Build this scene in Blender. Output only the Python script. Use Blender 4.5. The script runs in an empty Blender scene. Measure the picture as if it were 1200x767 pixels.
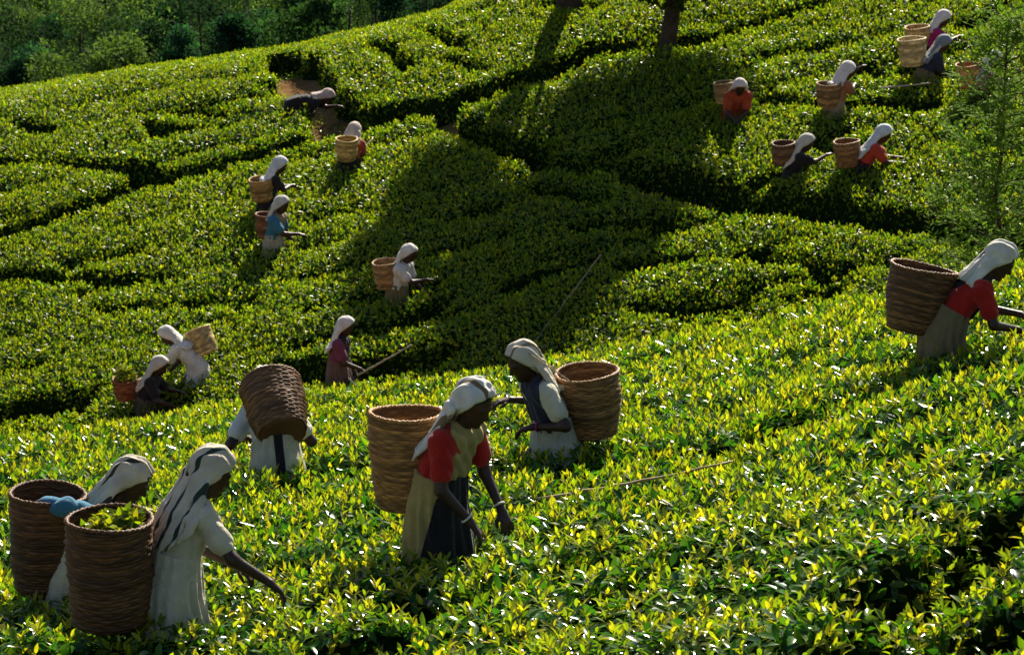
import bpy, math
import numpy as np
from mathutils import Vector, Matrix

R = math.radians
SC = bpy.context.scene
COL = SC.collection

# ------------------------------------------------------------------ camera, sky, sun, exposure
FX = 3333.0                      # focal length in photo pixels (1200 wide) = 100 mm on 36 mm
PITCH = R(-14.0)
CAM = np.array((0.0, 0.0, 12.0))
cam_d = bpy.data.cameras.new('camera'); cam_d.lens = 100.0; cam_d.sensor_width = 36.0
cam_d.clip_start = 0.5; cam_d.clip_end = 6000.0
cam = bpy.data.objects.new('camera', cam_d); COL.objects.link(cam)
cam_d.dof.use_dof = True; cam_d.dof.focus_distance = 18.0; cam_d.dof.aperture_fstop = 9.0
cam.location = CAM; cam.rotation_euler = (math.pi / 2 + PITCH, 0, 0)
SC.camera = cam

SUN_EL, SUN_AZ = R(37.0), R(15.0)     # azimuth measured from the view direction (+Y) towards +X
world = bpy.data.worlds.new('World'); SC.world = world; world.use_nodes = True
wn = world.node_tree.nodes; wl = world.node_tree.links
sky = wn.new('ShaderNodeTexSky'); sky.sky_type = 'NISHITA'; sky.sun_disc = False
sky.sun_elevation = SUN_EL; sky.sun_rotation = SUN_AZ
bg = wn['Background']; bg.inputs['Strength'].default_value = 0.05
wl.new(sky.outputs[0], bg.inputs['Color'])
sun_d = bpy.data.lights.new('sun', 'SUN'); sun_d.energy = 5.0; sun_d.angle = R(0.5); sun_d.color = (1.0, 0.91, 0.76)
sun = bpy.data.objects.new('sun', sun_d); COL.objects.link(sun)
SUND = np.array((math.sin(SUN_AZ) * math.cos(SUN_EL), math.cos(SUN_AZ) * math.cos(SUN_EL), math.sin(SUN_EL)))
sun.rotation_euler = Vector(SUND).to_track_quat('Z', 'Y').to_euler()
sun.location = (20, 40, 60)
SC.view_settings.view_transform = 'Standard'; SC.view_settings.look = 'None'
SC.view_settings.gamma = 1.0; SC.view_settings.exposure = 1.2; SC.view_settings.use_curve_mapping = False
SC.cycles.use_denoising = True
try:
    SC.cycles.denoiser = 'OPENIMAGEDENOISE'; SC.cycles.denoising_input_passes = 'RGB_ALBEDO_NORMAL'
except Exception:
    pass
SC.cycles.max_bounces = 6; SC.cycles.transparent_max_bounces = 8
SC.cycles.sample_clamp_indirect = 4.0

rng = np.random.default_rng(11)

# ------------------------------------------------------------------ helpers
_NT = np.random.default_rng(5).random((8, 64, 64)).astype(np.float32)
def vnoise(x, y, s=1.0, k=0):
    """smooth 2-D value noise in 0..1, feature size s"""
    u = np.asarray(x) / s + 17.3 * k; v = np.asarray(y) / s + 9.1 * k
    iu = np.floor(u).astype(int); iv = np.floor(v).astype(int)
    fu = u - iu; fv = v - iv
    fu = fu * fu * (3 - 2 * fu); fv = fv * fv * (3 - 2 * fv)
    t = _NT[k % 8]; a = t[iu % 64, iv % 64]; b = t[(iu + 1) % 64, iv % 64]
    c = t[iu % 64, (iv + 1) % 64]; d = t[(iu + 1) % 64, (iv + 1) % 64]
    return (a * (1 - fu) + b * fu) * (1 - fv) + (c * (1 - fu) + d * fu) * fv
def sstep(a, b, x):
    t = np.clip((np.asarray(x) - a) / (b - a), 0, 1); return t * t * (3 - 2 * t)
def nrm(v):
    v = np.asarray(v, float); return v / (np.linalg.norm(v, axis=-1, keepdims=True) + 1e-9)

def mesh_np(name, verts, faces, smooth=False, cols=None):
    """faces: array (n,k) of one polygon size, or list of such arrays"""
    if not isinstance(faces, (list, tuple)): faces = [faces]
    faces = [np.asarray(f, np.int32) for f in faces if len(f)]
    me = bpy.data.meshes.new(name)
    verts = np.asarray(verts, np.float32)
    me.vertices.add(len(verts)); me.vertices.foreach_set('co', verts.ravel())
    loops = np.concatenate([f.ravel() for f in faces])
    tot = np.concatenate([np.full(len(f), f.shape[1], np.int32) for f in faces])
    st = np.concatenate(([0], np.cumsum(tot)[:-1])).astype(np.int32)
    me.loops.add(len(loops)); me.loops.foreach_set('vertex_index', loops)
    me.polygons.add(len(tot)); me.polygons.foreach_set('loop_start', st); me.polygons.foreach_set('loop_total', tot)
    if smooth: me.polygons.foreach_set('use_smooth', np.ones(len(tot), bool))
    me.update(calc_edges=True); me.validate()
    if cols is not None:
        a = me.attributes.new('col', 'FLOAT_COLOR', 'POINT')
        c = np.ones((len(verts), 4), np.float32); c[:, :3] = cols
        a.data.foreach_set('color', c.ravel())
    return me
def obj(name, me, mat=None, parent=None, **kw):
    o = bpy.data.objects.new(name, me); COL.objects.link(o)
    if mat is not None and me is not None and not me.materials: me.materials.append(mat)
    if parent is not None: o.parent = parent
    for k, v in kw.items(): o[k] = v
    return o
def empty(name, loc, rz=0.0, **kw):
    o = bpy.data.objects.new(name, None); COL.objects.link(o)
    o.location = [float(v) for v in loc]; o.rotation_euler = (0, 0, rz); o.empty_display_size = 0.2
    for k, v in kw.items(): o[k] = v
    return o

class MB:
    """collects tubes and sheets into one mesh"""
    def __init__(s): s.v = []; s.f = []; s.n = 0; s.c = []
    def add(s, v, f, c=None):
        v = np.asarray(v, float); s.v.append(v); s.f.append(np.asarray(f, np.int32) + s.n); s.n += len(v)
        s.c.append(np.broadcast_to(np.asarray(c if c is not None else (1, 1, 1), float), (len(v), 3)))
    def tube(s, pts, rad, seg=8, c=None, cap=True, jit=0.0):
        pts = np.asarray(pts, float); n = len(pts); rad = np.broadcast_to(np.asarray(rad, float), (n,))
        d = nrm(np.gradient(pts, axis=0)); ref = np.array((0.13, 0.31, 0.94))
        if abs(nrm(pts[-1] - pts[0]) @ ref) > 0.9: ref = np.array((0.9, 0.3, 0.1))
        s1 = nrm(np.cross(d, ref)); s2 = np.cross(d, s1)
        a = np.arange(seg) * 2 * math.pi / seg
        ring = (s1[:, None] * np.cos(a)[None, :, None] + s2[:, None] * np.sin(a)[None, :, None])
        rr = rad[:, None, None] * (1 + jit * (np.random.default_rng(n * 7 + seg).random((n, seg, 1)) - 0.5))
        v = (pts[:, None] + ring * rr).reshape(-1, 3)
        i = np.arange(n - 1)[:, None] * seg; j = np.arange(seg)[None]; k = (j + 1) % seg
        f = np.stack((i + j, i + k, i + seg + k, i + seg + j), -1).reshape(-1, 4)
        if cap:
            v = np.vstack((v, pts[:1], pts[-1:])); jj = np.arange(seg); kk = (jj + 1) % seg; m = n * seg
            f = np.vstack((f, np.stack((kk, jj, np.full(seg, m), np.full(seg, m)), -1),
                           np.stack((jj + (n - 1) * seg, kk + (n - 1) * seg, np.full(seg, m + 1), np.full(seg, m + 1)), -1)))
        s.add(v, f, c)
    def mesh(s, name, smooth=True):
        v = np.vstack(s.v); c = np.vstack(s.c); q = []; t = []
        for f in s.f:
            if f.shape[1] == 3: t.append(f)
            else:
                deg = f[:, 2] == f[:, 3]
                q.append(f[~deg]); t.append(f[deg][:, :3])
        return mesh_np(name, v, [np.vstack(a) for a in (q, t) if a and sum(map(len, a))], smooth, c)

# ------------------------------------------------------------------ materials
def new_mat(name):
    m = bpy.data.materials.new(name); m.use_nodes = True
    nt = m.node_tree; return m, nt, nt.nodes, nt.links, nt.nodes['Principled BSDF'], nt.nodes['Material Output']
def leaf_mat(name, transl=0.45, rough=0.2, spec=0.3, tint=(1.7, 1.7, 0.3)):
    m, nt, N, L, p, out = new_mat(name)
    at_ = N.new('ShaderNodeAttribute'); at_.attribute_name = 'col'
    tc = N.new('ShaderNodeTexCoord'); nz = N.new('ShaderNodeTexNoise'); nz.inputs['Scale'].default_value = 40
    nz.inputs['Detail'].default_value = 2
    L.new(tc.outputs['Object'], nz.inputs['Vector'])
    mr = N.new('ShaderNodeMapRange'); mr.inputs['To Min'].default_value = 0.7; mr.inputs['To Max'].default_value = 1.3
    L.new(nz.outputs['Fac'], mr.inputs['Value'])
    mx = N.new('ShaderNodeVectorMath'); mx.operation = 'SCALE'
    L.new(at_.outputs['Color'], mx.inputs[0]); L.new(mr.outputs[0], mx.inputs['Scale'])
    L.new(mx.outputs[0], p.inputs['Base Color'])
    p.inputs['Roughness'].default_value = rough; p.inputs['Specular IOR Level'].default_value = spec
    tr = N.new('ShaderNodeBsdfTranslucent')
    mu = N.new('ShaderNodeVectorMath'); mu.operation = 'MULTIPLY'; mu.inputs[1].default_value = tint
    L.new(mx.outputs[0], mu.inputs[0]); L.new(mu.outputs[0], tr.inputs['Color'])
    mix = N.new('ShaderNodeMixShader'); mix.inputs[0].default_value = transl
    L.new(p.outputs[0], mix.inputs[1]); L.new(tr.outputs[0], mix.inputs[2]); L.new(mix.outputs[0], out.inputs['Surface'])
    return m
def noise_mat(name, c1, c2, scale=5.0, rough=0.9, bump=0.0, bscale=30.0, detail=5.0, spec=0.2):
    m, nt, N, L, p, out = new_mat(name)
    tc = N.new('ShaderNodeTexCoord'); nz = N.new('ShaderNodeTexNoise')
    nz.inputs['Scale'].default_value = scale; nz.inputs['Detail'].default_value = detail
    L.new(tc.outputs['Object'], nz.inputs['Vector'])
    r = N.new('ShaderNodeValToRGB'); r.color_ramp.elements[0].color = (*c1, 1); r.color_ramp.elements[1].color = (*c2, 1)
    r.color_ramp.elements[0].position = 0.32; r.color_ramp.elements[1].position = 0.68
    L.new(nz.outputs['Fac'], r.inputs[0]); L.new(r.outputs[0], p.inputs['Base Color'])
    p.inputs['Roughness'].default_value = rough; p.inputs['Specular IOR Level'].default_value = spec
    if bump:
        n2 = N.new('ShaderNodeTexNoise'); n2.inputs['Scale'].default_value = bscale; n2.inputs['Detail'].default_value = 6
        L.new(tc.outputs['Object'], n2.inputs['Vector'])
        b = N.new('ShaderNodeBump'); b.inputs['Strength'].default_value = bump; b.inputs['Distance'].default_value = 0.02
        L.new(n2.outputs['Fac'], b.inputs['Height']); L.new(b.outputs[0], p.inputs['Normal'])
    return m
_CL = {}
def cloth(c, stripe=None, spos=(0.07,), swid=0.012):
    key = (c, stripe, spos, swid)
    if key in _CL: return _CL[key]
    m, nt, N, L, p, out = new_mat('cloth')
    tc = N.new('ShaderNodeTexCoord')
    nz = N.new('ShaderNodeTexNoise'); nz.inputs['Scale'].default_value = 9; nz.inputs['Detail'].default_value = 6
    L.new(tc.outputs['Object'], nz.inputs['Vector'])
    r = N.new('ShaderNodeValToRGB')
    r.color_ramp.elements[0].color = (*[v * 0.78 for v in c], 1); r.color_ramp.elements[1].color = (*[min(1, v * 1.12) for v in c], 1)
    r.color_ramp.elements[0].position = 0.3; r.color_ramp.elements[1].position = 0.7
    L.new(nz.outputs['Fac'], r.inputs[0]); last = r.outputs[0]
    if stripe:
        at_ = N.new('ShaderNodeAttribute'); at_.attribute_name = 'col'     # woven border position, laid along the cloth
        sx = N.new('ShaderNodeSeparateXYZ'); L.new(at_.outputs['Vector'], sx.inputs[0])
        acc = None
        for q in spos:
            s = N.new('ShaderNodeMath'); s.operation = 'SUBTRACT'; s.inputs[1].default_value = q; L.new(sx.outputs[0], s.inputs[0])
            a = N.new('ShaderNodeMath'); a.operation = 'ABSOLUTE'; L.new(s.outputs[0], a.inputs[0])
            l = N.new('ShaderNodeMath'); l.operation = 'LESS_THAN'; l.inputs[1].default_value = swid; L.new(a.outputs[0], l.inputs[0])
            if acc is None: acc = l.outputs[0]
            else:
                mxx = N.new('ShaderNodeMath'); mxx.operation = 'MAXIMUM'; L.new(acc, mxx.inputs[0]); L.new(l.outputs[0], mxx.inputs[1]); acc = mxx.outputs[0]
        mx = N.new('ShaderNodeMix'); mx.data_type = 'RGBA'
        L.new(acc, mx.inputs['Factor']); L.new(last, mx.inputs['A']); mx.inputs['B'].default_value = (*stripe, 1); last = mx.outputs['Result']
    L.new(last, p.inputs['Base Color']); p.inputs['Roughness'].default_value = 0.85; p.inputs['Specular IOR Level'].default_value = 0.15
    p.inputs['Sheen Weight'].default_value = 0.15
    n2 = N.new('ShaderNodeTexNoise'); n2.inputs['Scale'].default_value = 22; n2.inputs['Detail'].default_value = 5
    n2.inputs['Distortion'].default_value = 0.8
    L.new(tc.outputs['Object'], n2.inputs['Vector'])
    b = N.new('ShaderNodeBump'); b.inputs['Strength'].default_value = 0.8; b.inputs['Distance'].default_value = 0.015
    L.new(n2.outputs['Fac'], b.inputs['Height']); L.new(b.outputs[0], p.inputs['Normal'])
    tr = N.new('ShaderNodeBsdfTranslucent'); L.new(last, tr.inputs['Color'])
    mix = N.new('ShaderNodeMixShader'); mix.inputs[0].default_value = 0.12
    L.new(p.outputs[0], mix.inputs[1]); L.new(tr.outputs[0], mix.inputs[2]); L.new(mix.outputs[0], out.inputs['Surface'])
    _CL[key] = m; return m
def attr_mat(name, rough=0.6, scale=60.0, lo=0.6, hi=1.3, bump=0.4, spec=0.3):
    m, nt, N, L, p, out = new_mat(name)
    at_ = N.new('ShaderNodeAttribute'); at_.attribute_name = 'col'
    tc = N.new('ShaderNodeTexCoord'); nz = N.new('ShaderNodeTexNoise'); nz.inputs['Scale'].default_value = scale
    nz.inputs['Detail'].default_value = 4
    L.new(tc.outputs['Object'], nz.inputs['Vector'])
    mr = N.new('ShaderNodeMapRange'); mr.inputs['To Min'].default_value = lo; mr.inputs['To Max'].default_value = hi
    L.new(nz.outputs['Fac'], mr.inputs['Value'])
    mx = N.new('ShaderNodeVectorMath'); mx.operation = 'SCALE'
    L.new(at_.outputs['Color'], mx.inputs[0]); L.new(mr.outputs[0], mx.inputs['Scale']); L.new(mx.outputs[0], p.inputs['Base Color'])
    p.inputs['Roughness'].default_value = rough; p.inputs['Specular IOR Level'].default_value = spec
    b = N.new('ShaderNodeBump'); b.inputs['Strength'].default_value = bump; b.inputs['Distance'].default_value = 0.004
    L.new(nz.outputs['Fac'], b.inputs['Height']); L.new(b.outputs[0], p.inputs['Normal'])
    return m

M_TEA = leaf_mat('tea_leaf')
M_TEAF = leaf_mat('tea_leaf_clipped', rough=0.33, spec=0.16, transl=.5)
M_TREE = leaf_mat('tree_leaf', transl=0.35, rough=0.8, spec=0.03, tint=(1.2, 1.4, .5))
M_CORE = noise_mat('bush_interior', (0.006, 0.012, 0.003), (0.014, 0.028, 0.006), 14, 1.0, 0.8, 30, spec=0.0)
M_BARK = noise_mat('bark', (0.03, 0.022, 0.015), (0.075, 0.055, 0.04), 8, 0.9, 0.8, 25)
M_SKIN = noise_mat('skin', (0.030, 0.013, 0.008), (0.048, 0.021, 0.012), 12, 0.5, 0.15, 60, spec=0.4)
M_HAIR = noise_mat('hair', (0.006, 0.005, 0.005), (0.014, 0.011, 0.01), 40, 0.45, 0.4, 90)
M_WICK = attr_mat('wicker')
M_BAMB = attr_mat('bamboo', 0.5, 14, 0.75, 1.2, 0.2)
M_ROPE = noise_mat('rope', (0.28, 0.22, 0.13), (0.42, 0.34, 0.22), 60, 0.9, 0.5, 120)
M_BANGLE = noise_mat('bangle', (0.6, 0.58, 0.5), (0.75, 0.73, 0.65), 20, 0.3, spec=0.6)

# ------------------------------------------------------------------ the land
T_NEAR, T_FAR = 0.50, 0.55        # height of the clipped tea above the soil
CX = np.array((-14.0, -9.4, -6.5, -4.05, -1.3, 0.5, 4.0, 14.0)); CY = np.array((49.6, 49.4, 49.3, 49.0, 49.4, 51.0, 56.0, 64.0))
def near_z(x, y):
    xe = 9 * np.tanh(x / 9)
    u = np.maximum(0, y - 22.6 - .4 * np.minimum(0, np.clip(x, -8, 8) + 1.5))
    ye = np.maximum(y, -6)
    return CAM[2] - 2.66 + .17 * xe + .0146 * xe * xe - .15 * ye - .06 * u * u
def far_z(x, y):
    xe = 22 * np.tanh(x / 22)
    u = np.maximum(0, y - np.interp(x, CX, CY))
    drop = np.where(u < 4, .07 * u * u, .07 * 16 + .56 * (u - 4))
    return CAM[2] - 16.56 + .194 * xe + .198 * y - drop
def back_z(x, y):
    return CAM[2] - 27 + np.clip(.27 * (y - 64), -6, 30) + 1.5 * np.sin(x / 19 + 1) + 0.02 * np.clip(x, -200, 0)
def smax(a, b, k):
    h = np.clip(.5 + .5 * (a - b) / k, 0, 1); return b + (a - b) * h + k * h * (1 - h)
def ground(x, y):
    x = np.asarray(x, float); y = np.asarray(y, float)
    n = np.maximum(near_z(x, y) - T_NEAR, -14.0); f = np.maximum(far_z(x, y) - T_FAR, -14.0)
    g = smax(np.where(y < 45, n, -30.), f, .8)
    return np.where(y > 52, smax(g, back_z(x, y), 1.0), np.where(y > 48, np.maximum(g, back_z(x, y) - (52 - y)), g))

CP, SP = math.cos(PITCH), math.sin(PITCH)
def ray(px, py):
    v = np.array(((px - 600) / FX, 0, 0)) + np.array((0, CP, SP)) - (py - 383.5) / FX * np.array((0, -SP, CP))
    return v                        # unit depth along the optical axis
def proj(p):
    q = np.asarray(p, float) - CAM
    d = q[..., 1] * CP + q[..., 2] * SP
    u = -q[..., 1] * SP + q[..., 2] * CP
    return np.stack((600 + FX * q[..., 0] / d, 383.5 - FX * u / d), -1), d
def at(px, py, near=None):
    """the spot of the clipped tea surface that stands at this place"""
    v = ray(px, py); t0, t1 = (8, 27.5) if near else (33, 60)
    ts = np.linspace(t0, t1, 4000); P = CAM + ts[:, None] * v
    s = near_z(P[:, 0], P[:, 1]) if near else far_z(P[:, 0], P[:, 1])
    i = np.argmax(P[:, 2] < s)
    return P[i] if (P[:, 2] < s).any() else P[-1]

def axis(lo, hi, step, far):
    a = list(np.arange(lo, hi + 1e-6, step)); s = step; x = hi
    while x < far: s *= 1.35; x += s; a.append(x)
    s = step; x = lo; b = []
    while x > -far: s *= 1.35; x -= s; b.append(x)
    return np.array(b[::-1] + a)
gx = axis(-16, 16, .35, 2500); gy = axis(2, 70, .35, 2500)
GX, GY = np.meshgrid(gx, gy, indexing='ij')
GZ = ground(GX, GY) + .05 * (vnoise(GX, GY, .9, 1) - .5)
gi = np.arange(len(gx) - 1)[:, None] * len(gy); gj = np.arange(len(gy) - 1)[None]
gf = np.stack((gi + gj, gi + len(gy) + gj, gi + len(gy) + gj + 1, gi + gj + 1), -1).reshape(-1, 4)
M_SOIL = noise_mat('soil', (0.12, 0.065, 0.03), (0.24, 0.14, 0.065), 2.2, 1.0, 0.6, 14, spec=0.0)
gro = obj('ground', mesh_np('ground', np.stack((GX, GY, GZ), -1).reshape(-1, 3), gf, True), M_SOIL, kind='structure')
# the far valley side is grassy
n = M_SOIL.node_tree; gp = n.nodes.new('ShaderNodeNewGeometry'); sp = n.nodes.new('ShaderNodeSeparateXYZ')
n.links.new(gp.outputs['Position'], sp.inputs[0])
mr = n.nodes.new('ShaderNodeMapRange'); mr.inputs['From Min'].default_value = 53; mr.inputs['From Max'].default_value = 56
n.links.new(sp.outputs['Y'], mr.inputs['Value'])
mx = n.nodes.new('ShaderNodeMix'); mx.data_type = 'RGBA'; mx.inputs['B'].default_value = (0.012, 0.026, 0.010, 1)
pb = n.nodes['Principled BSDF']; src = pb.inputs['Base Color'].links[0].from_socket
n.links.new(mr.outputs[0], mx.inputs['Factor']); n.links.new(src, mx.inputs['A']); n.links.new(mx.outputs['Result'], pb.inputs['Base Color'])

# ------------------------------------------------------------------ leaves
def leaf_tris(P, D, Nn, ln, wd, col, fold, fine):
    """P base, D direction, Nn face normal, ln length, wd half width: arrays -> verts, faces, cols"""
    S = nrm(np.cross(D, Nn)); U = np.cross(S, D); n = len(P)
    l = ln[:, None]; w = wd[:, None]; f = fold[:, None]
    if not fine:
        V = np.stack((P, P + D * l * .45 + S * w + U * w * f, P + D * l, P + D * l * .45 - S * w + U * w * f), 1)
        b = (np.arange(n) * 4)[:, None]
        F = np.concatenate((b + np.array((0, 1, 2)), b + np.array((0, 2, 3))))
        return V.reshape(-1, 3), [F], np.repeat(col, 4, 0)
    def pt(t, s, k): return P + D * l * t + S * w * s + U * (w * f * abs(s) * k - l * .22 * t * t)
    V = np.stack((P, pt(.3, .85, 1), pt(.3, 0, 0), pt(.3, -.85, 1), pt(.68, .82, 1), pt(.68, 0, 0), pt(.68, -.82, 1), pt(1., 0, 0)), 1)
    b = (np.arange(n) * 8)[:, None]
    T = np.concatenate([b + np.array(t) for t in ((0, 1, 2), (0, 2, 3), (4, 7, 5), (5, 7, 6))])
    Q = np.concatenate([b + np.array(q) for q in ((1, 4, 5, 2), (2, 5, 6, 3))])
    return V.reshape(-1, 3), [T, Q], np.repeat(col, 8, 0)

OLD = np.array(((.030, .105, .013), (.05, .135, .014), (.02, .08, .016), (.08, .155, .016)))
YNG = np.array(((.25, .29, .022), (.18, .25, .018), (.33, .32, .028), (.13, .21, .018)))

def lane_d(X, Y, pts, noise=0.0, k=2):
    P = np.asarray(pts, float); d = np.full(X.shape, 1e3)
    for a, b in zip(P[:-1], P[1:]):
        ab = b[:2] - a[:2]; t = np.clip(((X - a[0]) * ab[0] + (Y - a[1]) * ab[1]) / (ab @ ab + 1e-9), 0, 1)
        w = a[2] + (b[2] - a[2]) * t
        d = np.minimum(d, np.hypot(X - a[0] - t * ab[0], Y - a[1] - t * ab[1]) - w / 2)
    return d + noise * (vnoise(X, Y, .45, k) - .5)
def lane_px(pts, near):
    out = []
    for px, py, w in pts:
        p = at(px, py, near); out.append((p[0], p[1], w))
    return out

# paths and gaps between the beds (photo place, width in metres)
MAIN = [  # continuous ones part the beds from each other
    [(326, 58, .4), (342, 68, .75), (360, 92, .55), (385, 117, .55), (408, 140, .85), (450, 132, .95), (510, 121, .7), (570, 100, .55), (640, 78, .55), (700, 54, .5), (780, 45, .45), (830, 37, .35), (900, 19, .3), (965, -3, .3), (1100, -60, .3), (1200, -110, .3)],
    [(408, 142, .5), (360, 160, .35), (300, 177, .3), (255, 190, .35), (192, 202, .65), (120, 229, .35), (60, 250, .5), (0, 268, .7), (-90, 290, .6), (-240, 320, .5)],
    [(192, 200, .5), (140, 190, .3), (60, 186, .22), (-90, 182, .22), (-240, 178, .22)],
    [(510, 122, .4), (545, 148, .4), (600, 166, .4), (650, 184, .42), (740, 192, .5), (800, 212, .65), (850, 228, .8), (950, 238, .65), (1020, 250, .55), (1100, 262, .55), (1200, 280, .55), (1400, 300, .5)],
]
MINOR = [
    [(172, 140, .3), (196, 150, .7)], [(205, 128, .2), (255, 130, .35)], [(310, 95, .2), (345, 98, .4)],
    [(878, 108, .25), (929, 118, .35), (1020, 118, .3), (1088, 120, .3)],
    [(993, 73, .3), (1037, 80, .35), (1122, 84, .3)], [(1176, 0, .3), (1135, 27, .35)], [(1110, 160, .3), (1210, 172, .3)],
    [(765, 356, .6), (820, 358, .7), (880, 345, .5)], [(930, 345, .4), (985, 325, .5)], [(340, 425, .8), (420, 430, 1.0), (520, 408, .8)],
    [(-20, 488, .8), (40, 475, 1.0), (95, 465, .7)], [(935, 165, .35), (1000, 172, .35)],
    [(0, 318, .25), (190, 320, .3)], [(130, 356, .25), (290, 350, .3)], [(470, 372, .25), (520, 350, .25)],
    [(680, 262, .25), (780, 258, .3)], [(740, 308, .3), (800, 300, .25)], [(600, 330, .25), (690, 300, .25)], [(880, 292, .25), (960, 306, .3)],
    [(440, 45, .18), (480, 75, .22)], [(500, 28, .18), (540, 52, .2)], [(530, 68, .2), (570, 78, .2)], [(660, 0, .5), (690, 6, .4)],
    [(900, 60, .2), (960, 52, .2)], [(620, 215, .2), (700, 232, .25)], [(20, 140, .2), (60, 150, .25)],
]
NEARL = [
    [(1190, 588, .22), (1110, 645, .30), (1035, 690, .25)], [(1020, 716, .1), (985, 748, .28), (960, 790, .3)], [(1215, 690, .1), (1160, 720, .2)],
    [(380, 770, .3), (425, 742, .34), (462, 735, .1)], [(720, 640, .08), (690, 652, .2)], [(700, 694, .12), (790, 650, .08)],
    [(-20, 514, .5), (60, 506, .4), (140, 494, .15)], [(1085, 520, .1), (1065, 527, .15)], [(560, 690, .1), (520, 700, .16), (480, 700, .1)],
    [(210, 640, .1), (300, 610, .12)], [(110, 766, .12), (40, 768, .25), (-20, 785, .3)], [(830, 525, .08), (860, 520, .12)], [(930, 488, .1), (900, 500, .14)],
    [(350, 560, .2), (395, 548, .2)], [(700, 540, .1), (660, 548, .2)],
]

def canopy(X, Y, near):
    T = T_NEAR if near else T_FAR
    # bushes: jittered cells set in wandering rows
    ang = R(-14) if near else R(3)
    c, s = math.cos(ang), math.sin(ang)
    U = X * c + Y * s + .35 * (vnoise(X, Y, 2.3, 3) - .5); V = -X * s + Y * c + .5 * (vnoise(X, Y, 3.1, 4) - .5)
    su, sv = (1.0, 1.15) if not near else (.95, 1.2)
    iu = np.floor(U / su).astype(int); iv = np.floor(V / sv).astype(int)
    f1 = np.full(X.shape, 9.); f2 = np.full(X.shape, 9.); hgt = np.zeros(X.shape)
    for a in (-1, 0, 1):
        for b in (-1, 0, 1):
            k = _NT[0][(iu + a) % 64, (iv + b) % 64]; k2 = _NT[1][(iu + a) % 64, (iv + b) % 64]; k3 = _NT[2][(iu + a) % 64, (iv + b) % 64]
            d = np.hypot(U / su - (iu + a + .25 + .5 * k), V / sv - (iv + b + .3 + .4 * k2))
            closer = d < f1
            f2 = np.where(closer, f1, np.minimum(f2, d)); hgt = np.where(closer, k3, hgt); f1 = np.where(closer, d, f1)
    border = f2 - f1
    amt = sstep(.45, .75, vnoise(X, Y, 1.6, 5))
    t = T + (.05 if near else .03) * (hgt - .5) - (.10 if near else .03) * f1 ** 2 + (.05 if near else .03) * (vnoise(X, Y, .35, 6) - .5) + .035 * (vnoise(X, Y, .16, 7) - .5)
    vf = np.abs((V / sv) % 1.0 - .0); vf = np.minimum(vf, 1 - vf) * sv      # distance to the row boundary
    rowgap = (1 - sstep(.05, .24, vf + .16 * (vnoise(X, Y, .3, 2) - .5)))
    if near: t = t - (.06 + .34 * amt * sstep(.3, .7, vnoise(X, Y, 2.2, 1))) * (1 - sstep(0, .22, border)) * .6 - .10 * rowgap * amt
    else: t = t - (.03 + (.16 - .09 * sstep(41, 45, Y + .25 * X)) * amt) * (1 - sstep(0, .16, border)) * .7 - (.26 - .17 * sstep(41, 45, Y + .25 * X)) * rowgap * sstep(.52, .72, vnoise(X, Y, 1.1, 5))
    lf = np.ones(X.shape)
    for pts in (LANES_N if near else LANES_F):
        lf = np.minimum(lf, sstep(-.02, .16, lane_d(X, Y, pts, .22)))
    return t * lf + (-.25) * (1 - lf), lf
LANES_N = [lane_px(l, True) for l in NEARL]
LANES_FM = [lane_px(l, False) for l in MAIN]
LANES_F = LANES_FM + [[(a, b, w * .62) for a, b, w in lane_px(l, False)] for l in MINOR]

CLEAR = []          # (x, y, radius): where people stand no leaf grows
def grow(x0, x1, y0, y1, step, near, keep):
    xs = np.arange(x0, x1, step); ys = np.arange(y0, y1, step)
    X, Y = np.meshgrid(xs, ys, indexing='ij')
    t, lf = canopy(X, Y, near)
    for (cx, cy, r) in CLEAR:
        t = np.minimum(t, t * sstep(r * .8, r * 1.5, np.hypot(X - cx, Y - cy)) + .38)
    Z = ground(X, Y) + t
    gxx = np.gradient(Z, step, axis=0); gyy = np.gradient(Z, step, axis=1)
    ok = keep(X, Y) & (t > .05)
    return dict(xs=xs, ys=ys, X=X, Y=Y, Z=Z, t=t, gx=gxx, gy=gyy, ok=ok, lf=lf)
def bil(g, A, x, y):
    fx = (x - g['xs'][0]) / (g['xs'][1] - g['xs'][0]); fy = (y - g['ys'][0]) / (g['ys'][1] - g['ys'][0])
    i = np.clip(fx.astype(int), 0, A.shape[0] - 2); j = np.clip(fy.astype(int), 0, A.shape[1] - 2); fx = fx - i; fy = fy - j
    return (A[i, j] * (1 - fx) + A[i + 1, j] * fx) * (1 - fy) + (A[i, j + 1] * (1 - fx) + A[i + 1, j + 1] * fx) * fy
def scatter(g, dens, rng):
    step = g['xs'][1] - g['xs'][0]
    w = np.where(g['ok'], np.minimum(np.sqrt(1 + g['gx'] ** 2 + g['gy'] ** 2), 4.0), 0) * step * step * dens
    cnt = rng.poisson(w); idx = np.repeat(np.arange(cnt.size), cnt.ravel())
    i, j = np.unravel_index(idx, cnt.shape)
    x = g['xs'][i] + (rng.random(len(idx)) - .5) * step; y = g['ys'][j] + (rng.random(len(idx)) - .5) * step
    z = bil(g, g['Z'], x, y); a = bil(g, g['gx'], x, y); b = bil(g, g['gy'], x, y)
    nn = nrm(np.stack((-a, -b, np.ones(len(x))), -1))
    return np.stack((x, y, z), -1), nn
def rdir(n, rng): return nrm(rng.normal(size=(n, 3)))

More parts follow.
